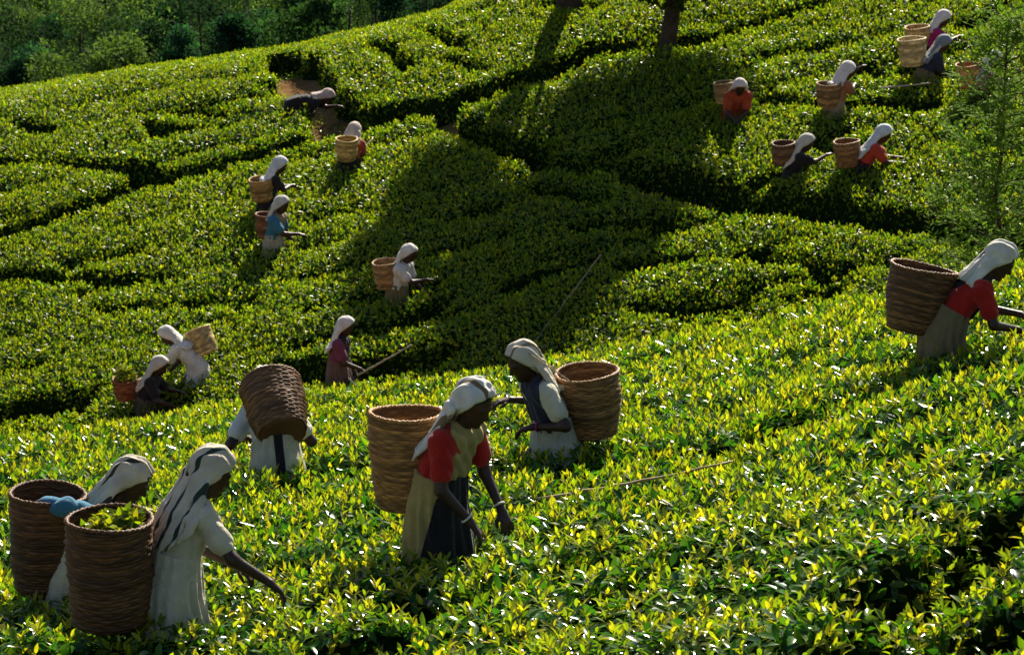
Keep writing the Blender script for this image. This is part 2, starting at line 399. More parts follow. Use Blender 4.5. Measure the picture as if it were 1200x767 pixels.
def mature(P, nn, rng, near):
    n = len(P); P = P - nn * (rng.random(n) ** 1.3 * .13)[:, None]
    t = rdir(n, rng); t = nrm(t - nn * np.sum(t * nn, -1, keepdims=True))
    el = rng.normal(.35, .35, n)[:, None]; D = nrm(t * np.cos(el) + nn * np.sin(el) + np.array((0, 0, .1)))
    Nn = nrm(nn * np.cos(el) - t * np.sin(el) + rdir(n, rng) * .35)
    ln = rng.normal(.085 if near else .07, .015, n).clip(.04, .13); wd = ln * rng.uniform(.19, .25, n)
    c = OLD[rng.integers(0, 4, n)] * rng.uniform(.7, 1.35, n)[:, None]
    if not near: c = c * np.array((3.1, 1.75, 1.5)) * (.8 + .4 * vnoise(P[:, 0], P[:, 1], 1.7, 6))[:, None]
    return P, D, Nn, ln, wd, c, rng.uniform(.15, .5, n)
def shoots(P, nn, rng, near, per=4):
    m = len(P); base = P + nn * (rng.random(m) * .04 - .025)[:, None]
    ax = nrm(nn * .6 + np.array((0, 0, .8)) + rdir(m, rng) * .28)
    tone = rng.integers(0, 4, m); vig = rng.uniform(.75, 1.25, m)
    out = []
    az = rng.random(m) * 6.283
    ref = nrm(np.cross(ax, np.array((.3, .8, .1)))); ref2 = np.cross(ax, ref)
    for k in range(per):
        a = az + k * 2.4 + rng.normal(0, .2, m)
        s = ref * np.cos(a)[:, None] + ref2 * np.sin(a)[:, None]
        sp = np.array((.22, .5, .8, 1.05))[k] + rng.normal(0, .12, m)
        D = nrm(ax * np.cos(sp)[:, None] + s * np.sin(sp)[:, None])
        Nn = nrm(ax * np.sin(sp)[:, None] - s * np.cos(sp)[:, None] + rdir(m, rng) * .15)
        ln = (np.array((.048, .066, .07, .07))[k] * (1 if near else .86)) * rng.uniform(.75, 1.25, m); wd = ln * rng.uniform(.16, .23, m)
        c = YNG[tone] * (1 if near else np.array((.72, .8, .8))) * vig[:, None] * np.array((1.1, 1., .8, .55))[k]
        out.append((base + ax * (np.array((.035, .02, .005, -.012))[k]), D, Nn, ln, wd, c, rng.uniform(.3, .7, m)))
    return [np.concatenate([o[i] for o in out]) for i in range(7)]
def join(a, b): return [np.concatenate((p, q)) for p, q in zip(a, b)]
def leaves_mesh(name, L, fine):
    V, F, C = leaf_tris(*L, fine); return mesh_np(name, V, F, False, C)
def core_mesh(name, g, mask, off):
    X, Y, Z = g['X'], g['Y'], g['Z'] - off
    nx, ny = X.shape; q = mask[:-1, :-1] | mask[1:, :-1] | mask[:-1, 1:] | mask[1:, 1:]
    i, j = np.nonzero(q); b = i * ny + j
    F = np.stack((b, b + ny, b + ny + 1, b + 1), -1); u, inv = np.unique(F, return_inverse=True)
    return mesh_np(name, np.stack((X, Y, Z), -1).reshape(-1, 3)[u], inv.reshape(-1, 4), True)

# ------------------------------------------------------------------ people and baskets: where they are (photo place of waist-in-tea, head)
def frame(yaw): return np.array(((math.cos(yaw), -math.sin(yaw), 0), (math.sin(yaw), math.cos(yaw), 0), (0, 0, 1)))
# colours
CREAM = (.60, .54, .42); WHITE = (.72, .70, .64); RED = (.42, .02, .014); OCHRE = (.42, .33, .12); BLUE = (.05, .19, .30)
NAVY = (.03, .035, .06); DARK = (.022, .02, .022); MAG = (.34, .02, .13); ORANGE = (.42, .07, .025); OLIVE = (.16, .14, .06); GREY = (.36, .40, .40); TAN = (.34, .26, .15)
PALEB = (.50, .36, .14); MIDB = (.27, .155, .06); DRKB = (.10, .043, .015)
# each picker: foot = where the body comes out of the tea, head = where the head is, yaw 0 faces +X, 90 faces away from the viewpoint.
# hands: (px, py, depth offset); basket: top centre px, bottom centre px, depth offset top/bottom, rim radius, base radius
PEOPLE = [
 dict(lean=28, near=1, foot=(208, 728), head=(248, 552), yaw=28, hands=[(316, 682, -.14), (276, 662, .12)], scarf=CREAM, stripe=(.03, .05, .04), blouse=CREAM, skirt=CREAM, drape=CREAM, sl=-.14, wide=1.35,
      label='woman in a cream sari with dark borders reaching out beside the leaf-filled basket', b=dict(t=(128, 608), b=(130, 728), dt=-.30, db=-.16, rt=.212, rb=.182, col=DRKB, label='dark brown woven basket full of leaves on the cream sari woman', fill=1)),
 dict(lean=46, near=1, foot=(95, 690), head=(146, 562), yaw=8, hands=[(46, 590, -.2), (190, 640, .1)], hint=(-.3, -.6, .35), scarf=CREAM, stripe=(.05, .04, .03), blouse=BLUE, skirt=CREAM, sl=.38, longsleeve=1,
      label='woman with blue sleeve reaching back to her basket, pale scarf on head', b=dict(t=(56, 578), b=(52, 690), dt=-.14, db=.0, rt=.205, rb=.15, col=DRKB, label='dark woven basket behind the woman with the blue sleeve', fill=.6)),
 dict(lean=24, near=1, foot=(515, 642), head=(558, 472), yaw=-32, hands=[(552, 612, -.3), (588, 598, -.1)], scarf=WHITE, stripe=(.20, .14, .07), blouse=RED, skirt=OCHRE, drape=OCHRE, apron=DARK, sl=.12, scarfside=-1, bangle=1,
      label='woman in red blouse and yellow sari with white headscarf plucking tea with both hands', b=dict(t=(476, 484), b=(476, 592), dt=-.03, db=.07, rt=.20, rb=.155, col=(.30, .15, .042), label='golden brown woven basket on the back of the red and yellow woman')),
 dict(lean=26, near=1, foot=(642, 530), head=(614, 424), yaw=-158, hands=[(624, 500, -.22), (598, 468, .15)], scarf=(.66, .6, .48), stripe=(.3, .22, .12), blouse=(.66, .62, .48), skirt=(.5, .5, .42), drape=NAVY, dfront=-1, midriff=1, sl=.30, bangle=2,
      label='woman in white blouse and dark sari wrap standing behind the red bloused woman', b=dict(t=(688, 436), b=(694, 506), dt=-.07, db=.05, rt=.205, rb=.165, col=(.22, .115, .04), label='brown woven basket on the woman in the white blouse', rope=1)),
 dict(lean=40, near=1, foot=(322, 545), head=(298, 453), yaw=105, hands=[(285, 512, .15), (345, 505, .35)], scarf=WHITE, blouse=WHITE, skirt=(.55, .5, .36), sl=.40, skirtstripe=1,
      label='woman turned away, nearly hidden behind the large basket tilted on her back', b=dict(t=(317, 452), b=(331, 508), dt=.10, db=-.20, rt=.212, rb=.165, col=(.16, .074, .027), label='large tilted brown basket seen from behind with its base showing')),
 dict(lean=48, near=1, foot=(1112, 418), head=(1163, 304), yaw=4, hands=[(1196, 368, .08), (1193, 386, -.1)], scarf=(.72, .69, .58), blouse=RED, skirt=(.22, .17, .09), drape=DARK, sl=.36,  # the dark drape stands in for the shadow down her torso
      label='stooping woman in dark red blouse and pale headscarf beside the young tree', b=dict(t=(1083, 314), b=(1068, 386), dt=-.05, db=.02, rt=.225, rb=.165, col=(.15, .07, .023), label='dark brown woven basket on the stooping woman beside the young tree')),
 dict(lean=55, foot=(226, 437), head=(203, 392), yaw=172, hands=[(198, 418, -.1), (206, 424, .15)], scarf=WHITE, blouse=WHITE, skirt=WHITE, sl=.25,
      label='woman in white bent over towards the full basket, pale basket on her back', b=dict(t=(231, 386), b=(243, 414), dt=.0, db=.0, rt=.18, rb=.15, col=PALEB, label='pale straw coloured tilted basket on the bent woman in white')),
 dict(lean=28, foot=(178, 466), head=(177, 428), yaw=-5, hands=[(207, 456, -.1), (188, 462, -.2)], scarf=(.6, .58, .5), blouse=DARK, skirt=(.1, .09, .08), drape=DARK, sl=.1, scarfside=-1,
      label='woman in dark clothes and white headscarf beside the small leaf-heaped basket', b=dict(t=(146, 444), b=(148, 466), dt=.0, db=.0, rt=.16, rb=.125, col=(.2, .07, .03), label='small reddish basket heaped with leaves behind the dark clothed woman', fill=1.4)),
 dict(lean=15, foot=(401, 437), head=(398, 383), yaw=-12, hands=[(413, 424, -.15), (410, 428, .1)], scarf=WHITE, blouse=(.2, .05, .09), skirt=(.16, .1, .08), drape=DARK, sl=.22, scarfside=-1,
      label='woman with white headscarf holding a long pole in the dark gap'),
 dict(lean=25, foot=(470, 345), head=(476, 298), yaw=-25, hands=[(495, 324, -.1), (488, 330, .1)], scarf=WHITE, blouse=WHITE, skirt=OLIVE, drape=WHITE, sl=.05,
      label='woman draped in long white scarf with brown basket below the tree shade', b=dict(t=(453, 307), b=(456, 336), dt=.02, db=.02, rt=.20, rb=.16, col=MIDB, label='brown woven basket on the woman draped in long white scarf')),
 dict(lean=20, foot=(325, 285), head=(328, 241), yaw=-22, hands=[(340, 268, -.15), (336, 271, .1)], scarf=(.6, .58, .5), blouse=BLUE, skirt=(.4, .36, .26), drape=TAN, sl=.38,
      label='woman in blue blouse with pale headscarf just below another picker', b=dict(t=(312, 251), b=(313, 278), dt=.05, db=.05, rt=.16, rb=.13, col=(.2, .08, .035), label='reddish brown basket behind the woman in the blue blouse')),
 dict(lean=26, foot=(318, 240), head=(315, 193), yaw=15, hands=[(331, 213, 0), (328, 211, .2)], scarf=(.66, .68, .68), blouse=DARK, skirt=DARK, sl=.3,
      label='woman in dark blouse with bluish white scarf just above the blue bloused woman', b=dict(t=(306, 210), b=(309, 234), dt=-.08, db=-.08, rt=.19, rb=.16, col=(.30, .18, .06), label='yellow brown basket just above the blue bloused woman')),
 dict(lean=30, foot=(410, 190), head=(410, 155), yaw=75, hands=[(421, 172, .1), (416, 176, .3)], scarf=(.62, .52, .42), blouse=ORANGE, skirt=DARK, sl=.38,
      label='woman in orange with pale headscarf facing away towards the path', b=dict(t=(406, 163), b=(406, 187), dt=-.22, db=-.2, rt=.17, rb=.14, col=(.48, .32, .1), label='pale yellow basket on the woman in orange facing the path')),
 dict(lean=40, foot=(862, 131), head=(863, 104), yaw=-84, hands=[(858, 126, -.3), (868, 127, -.3)], scarf=(.66, .6, .55), blouse=ORANGE, skirt=ORANGE, drape=ORANGE, sl=.35,
      label='woman in orange red sari facing down the slope', b=dict(t=(849, 97), b=(851, 120), dt=.25, db=.22, rt=.17, rb=.14, col=(.33, .22, .08), label='brown basket standing behind the woman in the orange red sari')),
 dict(lean=30, foot=(982, 125), head=(981, 82), yaw=30, hands=[(1003, 78, .15), (994, 98, .0)], scarf=WHITE, blouse=(.4, .16, .08), skirt=TAN, sl=.32,
      label='woman with white headscarf alone between the orange woman and the paired pickers', b=dict(t=(971, 98), b=(971, 124), dt=-.1, db=-.1, rt=.18, rb=.15, col=(.25, .14, .05), label='brown basket on the white scarfed woman between orange woman and pair')),
 dict(lean=38, foot=(1090, 84), head=(1090, 50), yaw=6, hands=[(1100, 74, -.1), (1098, 78, .1)], scarf=(.20, .24, .27), stripe=(.5, .5, .45), blouse=NAVY, skirt=OLIVE, drape=DARK, sl=.2,
      label='woman with dark blue-grey headscarf in front of the magenta bloused woman', b=dict(t=(1068, 46), b=(1070, 76), dt=-.02, db=-.02, rt=.215, rb=.17, col=(.50, .38, .17), label='large pale straw basket on the woman with the dark headscarf')),
 dict(lean=34, foot=(1092, 54), head=(1097, 22), yaw=4, hands=[(1118, 40, .0), (1110, 42, .2)], scarf=(.7, .66, .64), blouse=MAG, skirt=DARK, sl=.34,
      label='woman in magenta blouse with white headscarf, uppermost on the slope', b=dict(t=(1075, 32), b=(1077, 58), dt=.0, db=.0, rt=.195, rb=.16, col=(.42, .27, .1), label='light brown basket on the woman in the magenta blouse')),
 dict(lean=28, foot=(936, 197), head=(938, 168), yaw=-2, hands=[(956, 180, -.05), (946, 186, .1)], scarf=(.62, .6, .5), blouse=DARK, skirt=DARK, sl=.1, scarfside=-1,
      label='woman in dark clothes with pale scarf beside the deep shaded gap', b=dict(t=(918, 168), b=(919, 192), dt=.02, db=.02, rt=.165, rb=.14, col=(.17, .09, .04), label='dim brown basket on the dark clothed woman beside the deep gap')),
 dict(lean=38, foot=(1018, 193), head=(1021, 155), yaw=-2, hands=[(1043, 178, .05), (1041, 183, -.12)], scarf=(.60, .66, .68), blouse=(.5, .06, .03), skirt=DARK, sl=.12,
      label='woman in bluish white scarf and red blouse with both arms stretched out', b=dict(t=(992, 166), b=(994, 194), dt=.0, db=.0, rt=.185, rb=.15, col=(.24, .125, .045), label='brown basket on the bluish scarfed woman stretching her arms')),
 dict(lean=30, foot=(1152, 108), head=(1160, 70), yaw=10, hands=[(1176, 90, .0), (1172, 94, .2)], scarf=WHITE, blouse=(.3, .2, .15), skirt=DARK, sl=.2,
      label='woman with white headscarf half hidden behind the young tree', b=dict(t=(1134, 76), b=(1135, 102), dt=.0, db=.0, rt=.18, rb=.15, col=(.42, .21, .07), label='orange brown basket half hidden behind the young tree')),
 dict(lean=80, hide=1, foot=(352, 121), head=(368, 112), yaw=10, hands=[(362, 122, -.05), (376, 118, .1)], scarf=(.55, .42, .36), blouse=DARK, skirt=DARK, sl=.36,
      label='person bent very low in dark clothes beside the bare earth path'),
]
for q in PEOPLE:
    near = bool(q.get('near')); f = at(*q['foot'], near)
    q['surf'] = f; q['base'] = np.array((f[0], f[1], float(ground(f[0], f[1]))))
    q['depth'] = proj(f)[1]
    if 'b' in q and not near and abs(q['b']['dt'] - q['b']['db']) < .04 and q['yaw'] < 160: q['b']['dt'] -= .10
    if not q.get('hide'): CLEAR.append((f[0], f[1], .20 if near else .18))
# ------------------------------------------------------------------ the tea
def vis_near(X, Y):
    return (np.abs(X) < Y * .19 + 2.2) & (Y > 8.8) & (Y < 25.0 + .3 * vnoise(X, Y, .8, 2))
gN = grow(-7.6, 7.6, 8.6, 25.6, .04, True, vis_near)
NB = empty('tea_field', (0, 17, float(ground(0, 17))), label='bright yellow-green tea slope where the large women with baskets are plucking', category='tea bushes')
INV = Matrix.Translation(-Vector(NB.location))
Pm, nm = scatter(gN, 520, rng); Ps, ns_ = scatter(gN, 135, rng)
patch = vnoise(Ps[:, 0], Ps[:, 1], 1.1, 3); kp = rng.random(len(Ps)) < (.45 + .8 * patch); Ps, ns_ = Ps[kp], ns_[kp]
LN = join(mature(Pm, nm, rng, True), shoots(Ps, ns_, rng, True))
_, dep = proj(LN[0]); px, _ = proj(LN[0])
inview = (px[:, 0] > 10) & (px[:, 0] < 1190) & (px[:, 1] < 760) & (px[:, 1] > 600) & (LN[0][:, 2] > bil(gN, gN['Z'], LN[0][:, 0], LN[0][:, 1]) - .02)
score = np.where(inview, LN[3] / dep, 0); top = np.argsort(-score)[:300]
rest = np.ones(len(dep), bool); rest[top] = False
base = np.array(NB.location)
for nm_, sel, fine in (('foliage', rest & (dep < 15.5), True), ('foliage', rest & (dep >= 15.5), False)):
    L = [a[sel] for a in LN]; L[0] = L[0] - base
    obj(nm_, leaves_mesh('tea_foliage', L, fine), M_TEA, NB, kind='stuff')
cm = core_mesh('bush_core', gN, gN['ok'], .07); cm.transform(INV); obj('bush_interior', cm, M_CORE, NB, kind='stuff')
# the 300 leaves that show largest, one object each; shared meshes by tone
_lm = {}
for i in top:
    P, D, Nn, ln, wd, c, fo = [a[i] for a in LN]
    key = (int(np.argmin([np.abs(c - t).sum() for t in np.vstack((OLD, YNG))])), int(fo * 3))
    if key not in _lm:
        V, F, C = leaf_tris(np.zeros((1, 3)), np.array(((1., 0, 0),)), np.array(((0., 0, 1),)), np.array((1.,)), np.array((.22,)), np.vstack((OLD, YNG))[key[0]][None], np.array((fo,)), True)
        _lm[key] = mesh_np('leaf', V, F, False, C); _lm[key].materials.append(M_TEA)
    S = nrm(np.cross(D, Nn)); U = np.cross(S, D)
    m = Matrix(((D[0], -S[0], U[0], 0), (D[1], -S[1], U[1], 0), (D[2], -S[2], U[2], 0), (0, 0, 0, 1)))
    o = bpy.data.objects.new('leaf', _lm[key]); COL.objects.link(o); o.parent = NB
    o.matrix_local = Matrix.Translation(Vector(P - base)) @ m @ Matrix.Diagonal((ln, ln, ln, 1))

def vis_far(X, Y):
    return (np.abs(X) < Y * .187 + 2.0) & (Y > 34.0) & (Y < np.interp(X, CX, CY) + 4.5) & (Y < .55 * np.abs(X) + 60)
def vis_far2(X, Y):
    z = far_z(X, Y); pp, _ = proj(np.stack((X, Y, z), -1)); return vis_far(X, Y) & (pp[..., 1] > -70) & (pp[..., 1] < 560)
gF = grow(-12.5, 12.5, 33.5, 56.5, .06, False, vis_far2)
# beds parted by the continuous paths: flood the grid between them
par = vis_far2(gF['X'], gF['Y'])
for l in LANES_FM + [[(*at(342, 68, False)[:2], .4), (*(at(318, 52, False)[:2] + np.array((0, .3))), .4), (at(318, 52, False)[0] - .3, 60, .4)]]: par &= lane_d(gF['X'], gF['Y'], l) > -.02
lab = np.zeros(par.shape, int); nl = 0
sub = par.copy()
BEDS = []
for px_, py_, text in ((620, 40, 'sunlit upper tea bed with rounded corner above the long dark path'),
                       (150, 120, 'ridge tea bed running along the crest below the dark wood'),
                       (40, 225, 'wedge shaped tea bed between two paths that meet in a dark gap'),
                       (450, 270, 'broad middle tea slope crossed by the large tree shadow'),
                       (900, 90, 'tea bed round the paired pickers, bounded below by a deep shaded gap')):
    p = at(px_, py_, False); i = int((p[0] - gF['xs'][0]) / .06); j = int((p[1] - gF['ys'][0]) / .06); nl += 1
    m = np.zeros(par.shape, bool); m[i, j] = True
    while True:
        k = m.copy(); k[1:] |= m[:-1]; k[:-1] |= m[1:]; k[:, 1:] |= m[:, :-1]; k[:, :-1] |= m[:, 1:]
        for _ in range(12):
            k2 = k & par & (lab == 0)
            k = k2.copy(); k[1:] |= k2[:-1]; k[:-1] |= k2[1:]; k[:, 1:] |= k2[:, :-1]; k[:, :-1] |= k2[:, 1:]
        k &= par & (lab == 0)
        if (k == m).all(): break
        m = k
    lab[m] = nl; BEDS.append((text, p))
    print('bed', nl, m.sum())
for _ in range(60):           # leaves on the flanks belong to the nearest bed
    z = lab == 0; l2 = lab.copy()
    for a, b in (((slice(1, None), slice(None)), (slice(None, -1), slice(None))), ((slice(None, -1), slice(None)), (slice(1, None), slice(None))),
                 ((slice(None), slice(1, None)), (slice(None), slice(None, -1))), ((slice(None), slice(None, -1)), (slice(None), slice(1, None)))):
        q = z[a] & (lab[b] > 0); l2[a] = np.where(q & (l2[a] == 0), lab[b], l2[a])
    lab = l2
lab[lab == 0] = 4
Pm, nm = scatter(gF, 640, rng); Ps, ns_ = scatter(gF, 190, rng)
kp = rng.random(len(Ps)) < (.4 + .8 * vnoise(Ps[:, 0], Ps[:, 1], 1.3, 3)); Ps, ns_ = Ps[kp], ns_[kp]
A = mature(Pm, nm, rng, False); B = shoots(Ps, ns_, rng, False, 3)
LF = join(A, B)
li = lab[np.clip(((LF[0][:, 0] - gF['xs'][0]) / .06).round().astype(int), 0, lab.shape[0] - 1), np.clip(((LF[0][:, 1] - gF['ys'][0]) / .06).round().astype(int), 0, lab.shape[1] - 1)]
print('leaves', len(LN[0]), len(LF[0]))
for b, (text, p) in enumerate(BEDS, 1):
    root = empty('tea_bed', (p[0], p[1], float(ground(p[0], p[1]))), label=text, category='tea bushes'); base = np.array(root.location)
    s = li == b; L = [a[s] for a in LF]; L[0] = L[0] - base
    obj('foliage', leaves_mesh('tea_foliage', L, False), M_TEAF, root, kind='stuff')
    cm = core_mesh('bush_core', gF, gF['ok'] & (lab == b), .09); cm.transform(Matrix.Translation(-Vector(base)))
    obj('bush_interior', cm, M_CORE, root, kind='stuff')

# weeds added on the paths; their dark colour stands in for the bush shade
gW = dict(gF); gW['ok'] = vis_far2(gF['X'], gF['Y']) & (gF['t'] < .12) & (np.hypot(gF['X'] - at(344, 70, False)[0], gF['Y'] - at(344, 70, False)[1]) > .75)
gW['Z'] = ground(gF['X'], gF['Y']) + .03; gW['gx'] = np.gradient(gW['Z'], .06, axis=0); gW['gy'] = np.gradient(gW['Z'], .06, axis=1)
Pw, nw = scatter(gW, 260, rng); Lw = list(mature(Pw + np.array((0, 0, .10)) * rng.random((len(Pw), 1)), nw, rng, False)); Lw[5] = Lw[5] * .7
obj('path_shade_weeds', leaves_mesh('path_shade_weeds', Lw, False), M_TEAF, kind='stuff', label='low weeds added and coloured dark to imitate shade along the paths between tea beds', category='weeds')
# ------------------------------------------------------------------ trees
def limb(p, q, n=6, sag=0.0, wob=.06, r=None):
    t = np.linspace(0, 1, n)[:, None]; L = np.linalg.norm(np.subtract(q, p)); r = r or rng
    w = r.normal(0, wob * L, (n, 3)) * np.sin(t * math.pi); return np.asarray(p) * (1 - t) + np.asarray(q) * t + w + np.array((0, 0, sag * L)) * np.sin(t * math.pi)
def tree(name, base, h, crown_lo, rad, nclump, nleaf, lsize, tone, label, cat='tree', group=None, trunk_r=None, shape='round', lean=(0, 0), parts=True, seed=0, spread=.42, lowest=1):
    r = np.random.default_rng(seed + 100)
    root = empty(name, base, label=label, category=cat)
    if group: root['group'] = group
    tr = trunk_r or h * .022
    top = np.array((lean[0], lean[1], h * .86))
    mb = MB(); path = limb((0, 0, -.25), top, 8, 0, .018, r)
    mb.tube(path, np.linspace(tr * 1.25, tr * .25, 8), 9, jit=.15)
    cl = []
    for k in range(nclump):
        f = r.random() ** .8; z = crown_lo + (h - crown_lo) * f
        if shape == 'round': rr = rad * math.sqrt(max(.05, 1 - (2 * f - .85) ** 2 * .8))
        elif shape == 'cone': rr = rad * (1.02 - f) + .12 * rad
        else: rr = rad * (.55 + .45 * math.sin(f * 3.1))
        a = r.random() * 6.283; q = rr * math.sqrt(r.random())
        c = np.array((lean[0] * z / h + q * math.cos(a), lean[1] * z / h + q * math.sin(a), z)); cl.append(c)
        s = path[min(6, max(lowest, int(7 * (z / h) * .75)))]
        if np.linalg.norm(c - s) > .2: mb.tube(limb(s, c, 5, -.04, .05, r), np.linspace(tr * .35, tr * .06, 5), 5)
    obj('trunk', mb.mesh('trunk'), M_BARK, root)
    cl = np.array(cl); n = nleaf
    ci = r.integers(0, len(cl), n); cs = rad * spread * (.6 + .8 * r.random(len(cl)))[ci]
    off = rdir(n, r) * (r.random(n) ** .45)[:, None] * cs[:, None] * np.array((1, 1, .72)); P = cl[ci] + off
    D = nrm(rdir(n, r) + nrm(off) * .6 + np.array((0, 0, -.15))); Nn = nrm(np.array((0, 0, 1)) + rdir(n, r) * .8)
    ln = lsize * r.uniform(.7, 1.3, n); col = np.asarray(tone) * r.uniform(.65, 1.35, n)[:, None] * (.6 + .8 * r.random(len(cl)))[ci][:, None]
    V, F, C = leaf_tris(P, D, Nn, ln, ln * r.uniform(.2, .34, n), col, r.uniform(.1, .5, n), False)
    obj('crown', mesh_np('crown', V, F, False, C), M_TREE, root)
    return root
def g3(x, y): return np.array((x, y, float(ground(x, y))))

# shade trees on the upper slope: only their trunks reach into the picture, their shade lies across the tea
p = at(778, 46, False)
tree('shade_tree', g3(p[0], p[1]), 6.0, 1.6, 1.6, 70, 30000, .17, (.05, .09, .02), 'shade tree with dark bare trunk rising from the long path edge', seed=1, trunk_r=.13, spread=.45, lean=(.2, .1), lowest=3)
p = at(676, 8, False)
tree('shade_tree', g3(p[0] - .1, p[1] + .25), 6.4, 3.4, .85, 30, 5000, .16, (.05, .09, .02), 'shade tree whose foot stands in the sunlit upper bed', seed=2, trunk_r=.20, spread=.45)

# young feathery tree in the dip beside the stooping woman
def feather_tree(base, h, label, seed):
    r = np.random.default_rng(seed); root = empty('young_tree', base, label=label, category='tree'); mb = MB()
    path = limb((0, 0, -.2), (.05, 0, h), 12, 0, .006, r); mb.tube(path, np.linspace(.034, .007, 12), 7)
    Ps, Ds, Ns, Ls = [], [], [], []
    for k in range(80):
        f = .08 + .92 * (k + r.random()) / 80; z = h * f; a = k * 2.4 + r.normal(0, .3)
        L = .80 * (1.1 - f) ** .7 * r.uniform(.7, 1.15) + .12; el = r.uniform(.25, .75)
        s = np.array((np.interp(z, path[:, 2], path[:, 0]), np.interp(z, path[:, 2], path[:, 1]), z))
        d = np.array((math.cos(a) * math.cos(el), math.sin(a) * math.cos(el), math.sin(el)))
        b = limb(s, s + d * L, 6, -.05, .03, r); mb.tube(b, np.linspace(.008, .002, 6), 4)
        for m in range(int(22 * L) + 4):       # fern-like fronds along the twig
            t = r.uniform(.18, 1.0); c = s + d * L * t; aa = r.random() * 6.28
            fd = nrm(d * .6 + rdir(1, r)[0] * .9 + np.array((0, 0, .1))); fl = r.uniform(.12, .24)
            sd = nrm(np.cross(fd, np.array((0, 0, 1.)))); 
            for q in range(7):                 # narrow leaflets, alternate on both sides
                u = (q + .5) / 7; sg = 1 if q % 2 else -1
                Ps.append(c + fd * fl * u); Ds.append(nrm(fd * .75 + sd * sg * .8 + rdir(1, r)[0] * .15)); Ns.append(nrm(np.array((0, 0, 1)) + rdir(1, r)[0] * .5)); Ls.append(.09 * (1.15 - .5 * u) * r.uniform(.8, 1.2))
    obj('trunk', mb.mesh('trunk'), M_BARK, root)
    n = len(Ps); ln = np.array(Ls); col = np.array((.11, .19, .03)) * r.uniform(.7, 1.5, n)[:, None]
    V, F, C = leaf_tris(np.array(Ps), np.array(Ds), np.array(Ns), ln, ln * .16, col, np.full(n, .2), False)
    obj('crown', mesh_np('crown', V, F, False, C), M_TREE, root)
Yt = 26.5; d_ = ray(1171, 150); xt = d_[0] / d_[1] * Yt; b_ = g3(xt, Yt)
tip = CAM + ray(1174, 18) * (Yt / ray(1174, 18)[1])
feather_tree(b_, tip[2] - b_[2], 'slender young tree with feathery leaves behind the stooping woman', 7)

# the wood beyond the crest
r5 = np.random.default_rng(21); WOOD = []
kinds = [('dark round-crowned tree', 'round', (.015, .038, .018)), ('mid green bushy tree', 'round', (.042, .095, .03)), ('narrow pointed tree', 'cone', (.022, .07, .036)), ('pale loose-leaved tree', 'loose', (.095, .15, .04))]
spec = []      # photo place of crown top, distance, height, radius, kind
for y_, row in ((62, [(-15, 66), (33, 62), (70, 64), (104, 56), (158, 34), (172, 62), (213, 36), (272, 26), (312, 22), (345, 8), (372, 2)]),
                (72, [(8, 10), (60, 26), (118, -14), (196, 4), (248, -8), (296, -22), (340, -30), (368, -34), (410, -30), (452, -24)]),
                (86, [(-30, -30), (40, -40), (90, -46), (160, -34), (232, -52), (300, -60), (380, -66), (440, -70), (500, -60)]),
                (100, [(-30, -50), (20, -55), (75, -60), (120, -64), (165, -64), (220, -68), (265, -70), (310, -76), (355, -80), (400, -80), (450, -80), (500, -85), (540, -90)])):
    for (a, b) in row:
        Y = y_ + r5.uniform(-3, 3); d = ray(a, b); x = d[0] / d[1] * Y; zt = CAM[2] + d[2] / d[1] * Y; z0 = float(ground(x, Y)); hh = max(2.4, zt - z0)
        spec.append((x, Y, z0, hh))
places = ['beyond the crest of the ridge bed', 'higher up in the wood beyond the crest']
for k, (x, Y, z0, hh) in enumerate(spec):
    kd = kinds[int(r5.integers(0, 4))]
    nm_ = {'round': 'forest_tree', 'cone': 'pointed_tree', 'loose': 'loose_tree'}[kd[1]]
    tree(nm_, (x, Y, z0), hh, hh * (.12 if kd[1] != 'round' else .2), (.95 if kd[1] == 'cone' else 1.45) * r5.uniform(.75, 1.2) * min(1.5, .65 + .14 * hh), 16, 8000, .105, kd[2],
         kd[0] + ' in the dark wood beyond the crest', group=kd[0] + 's in the wood', shape=kd[1], seed=30 + k, spread=.34, trunk_r=.10)
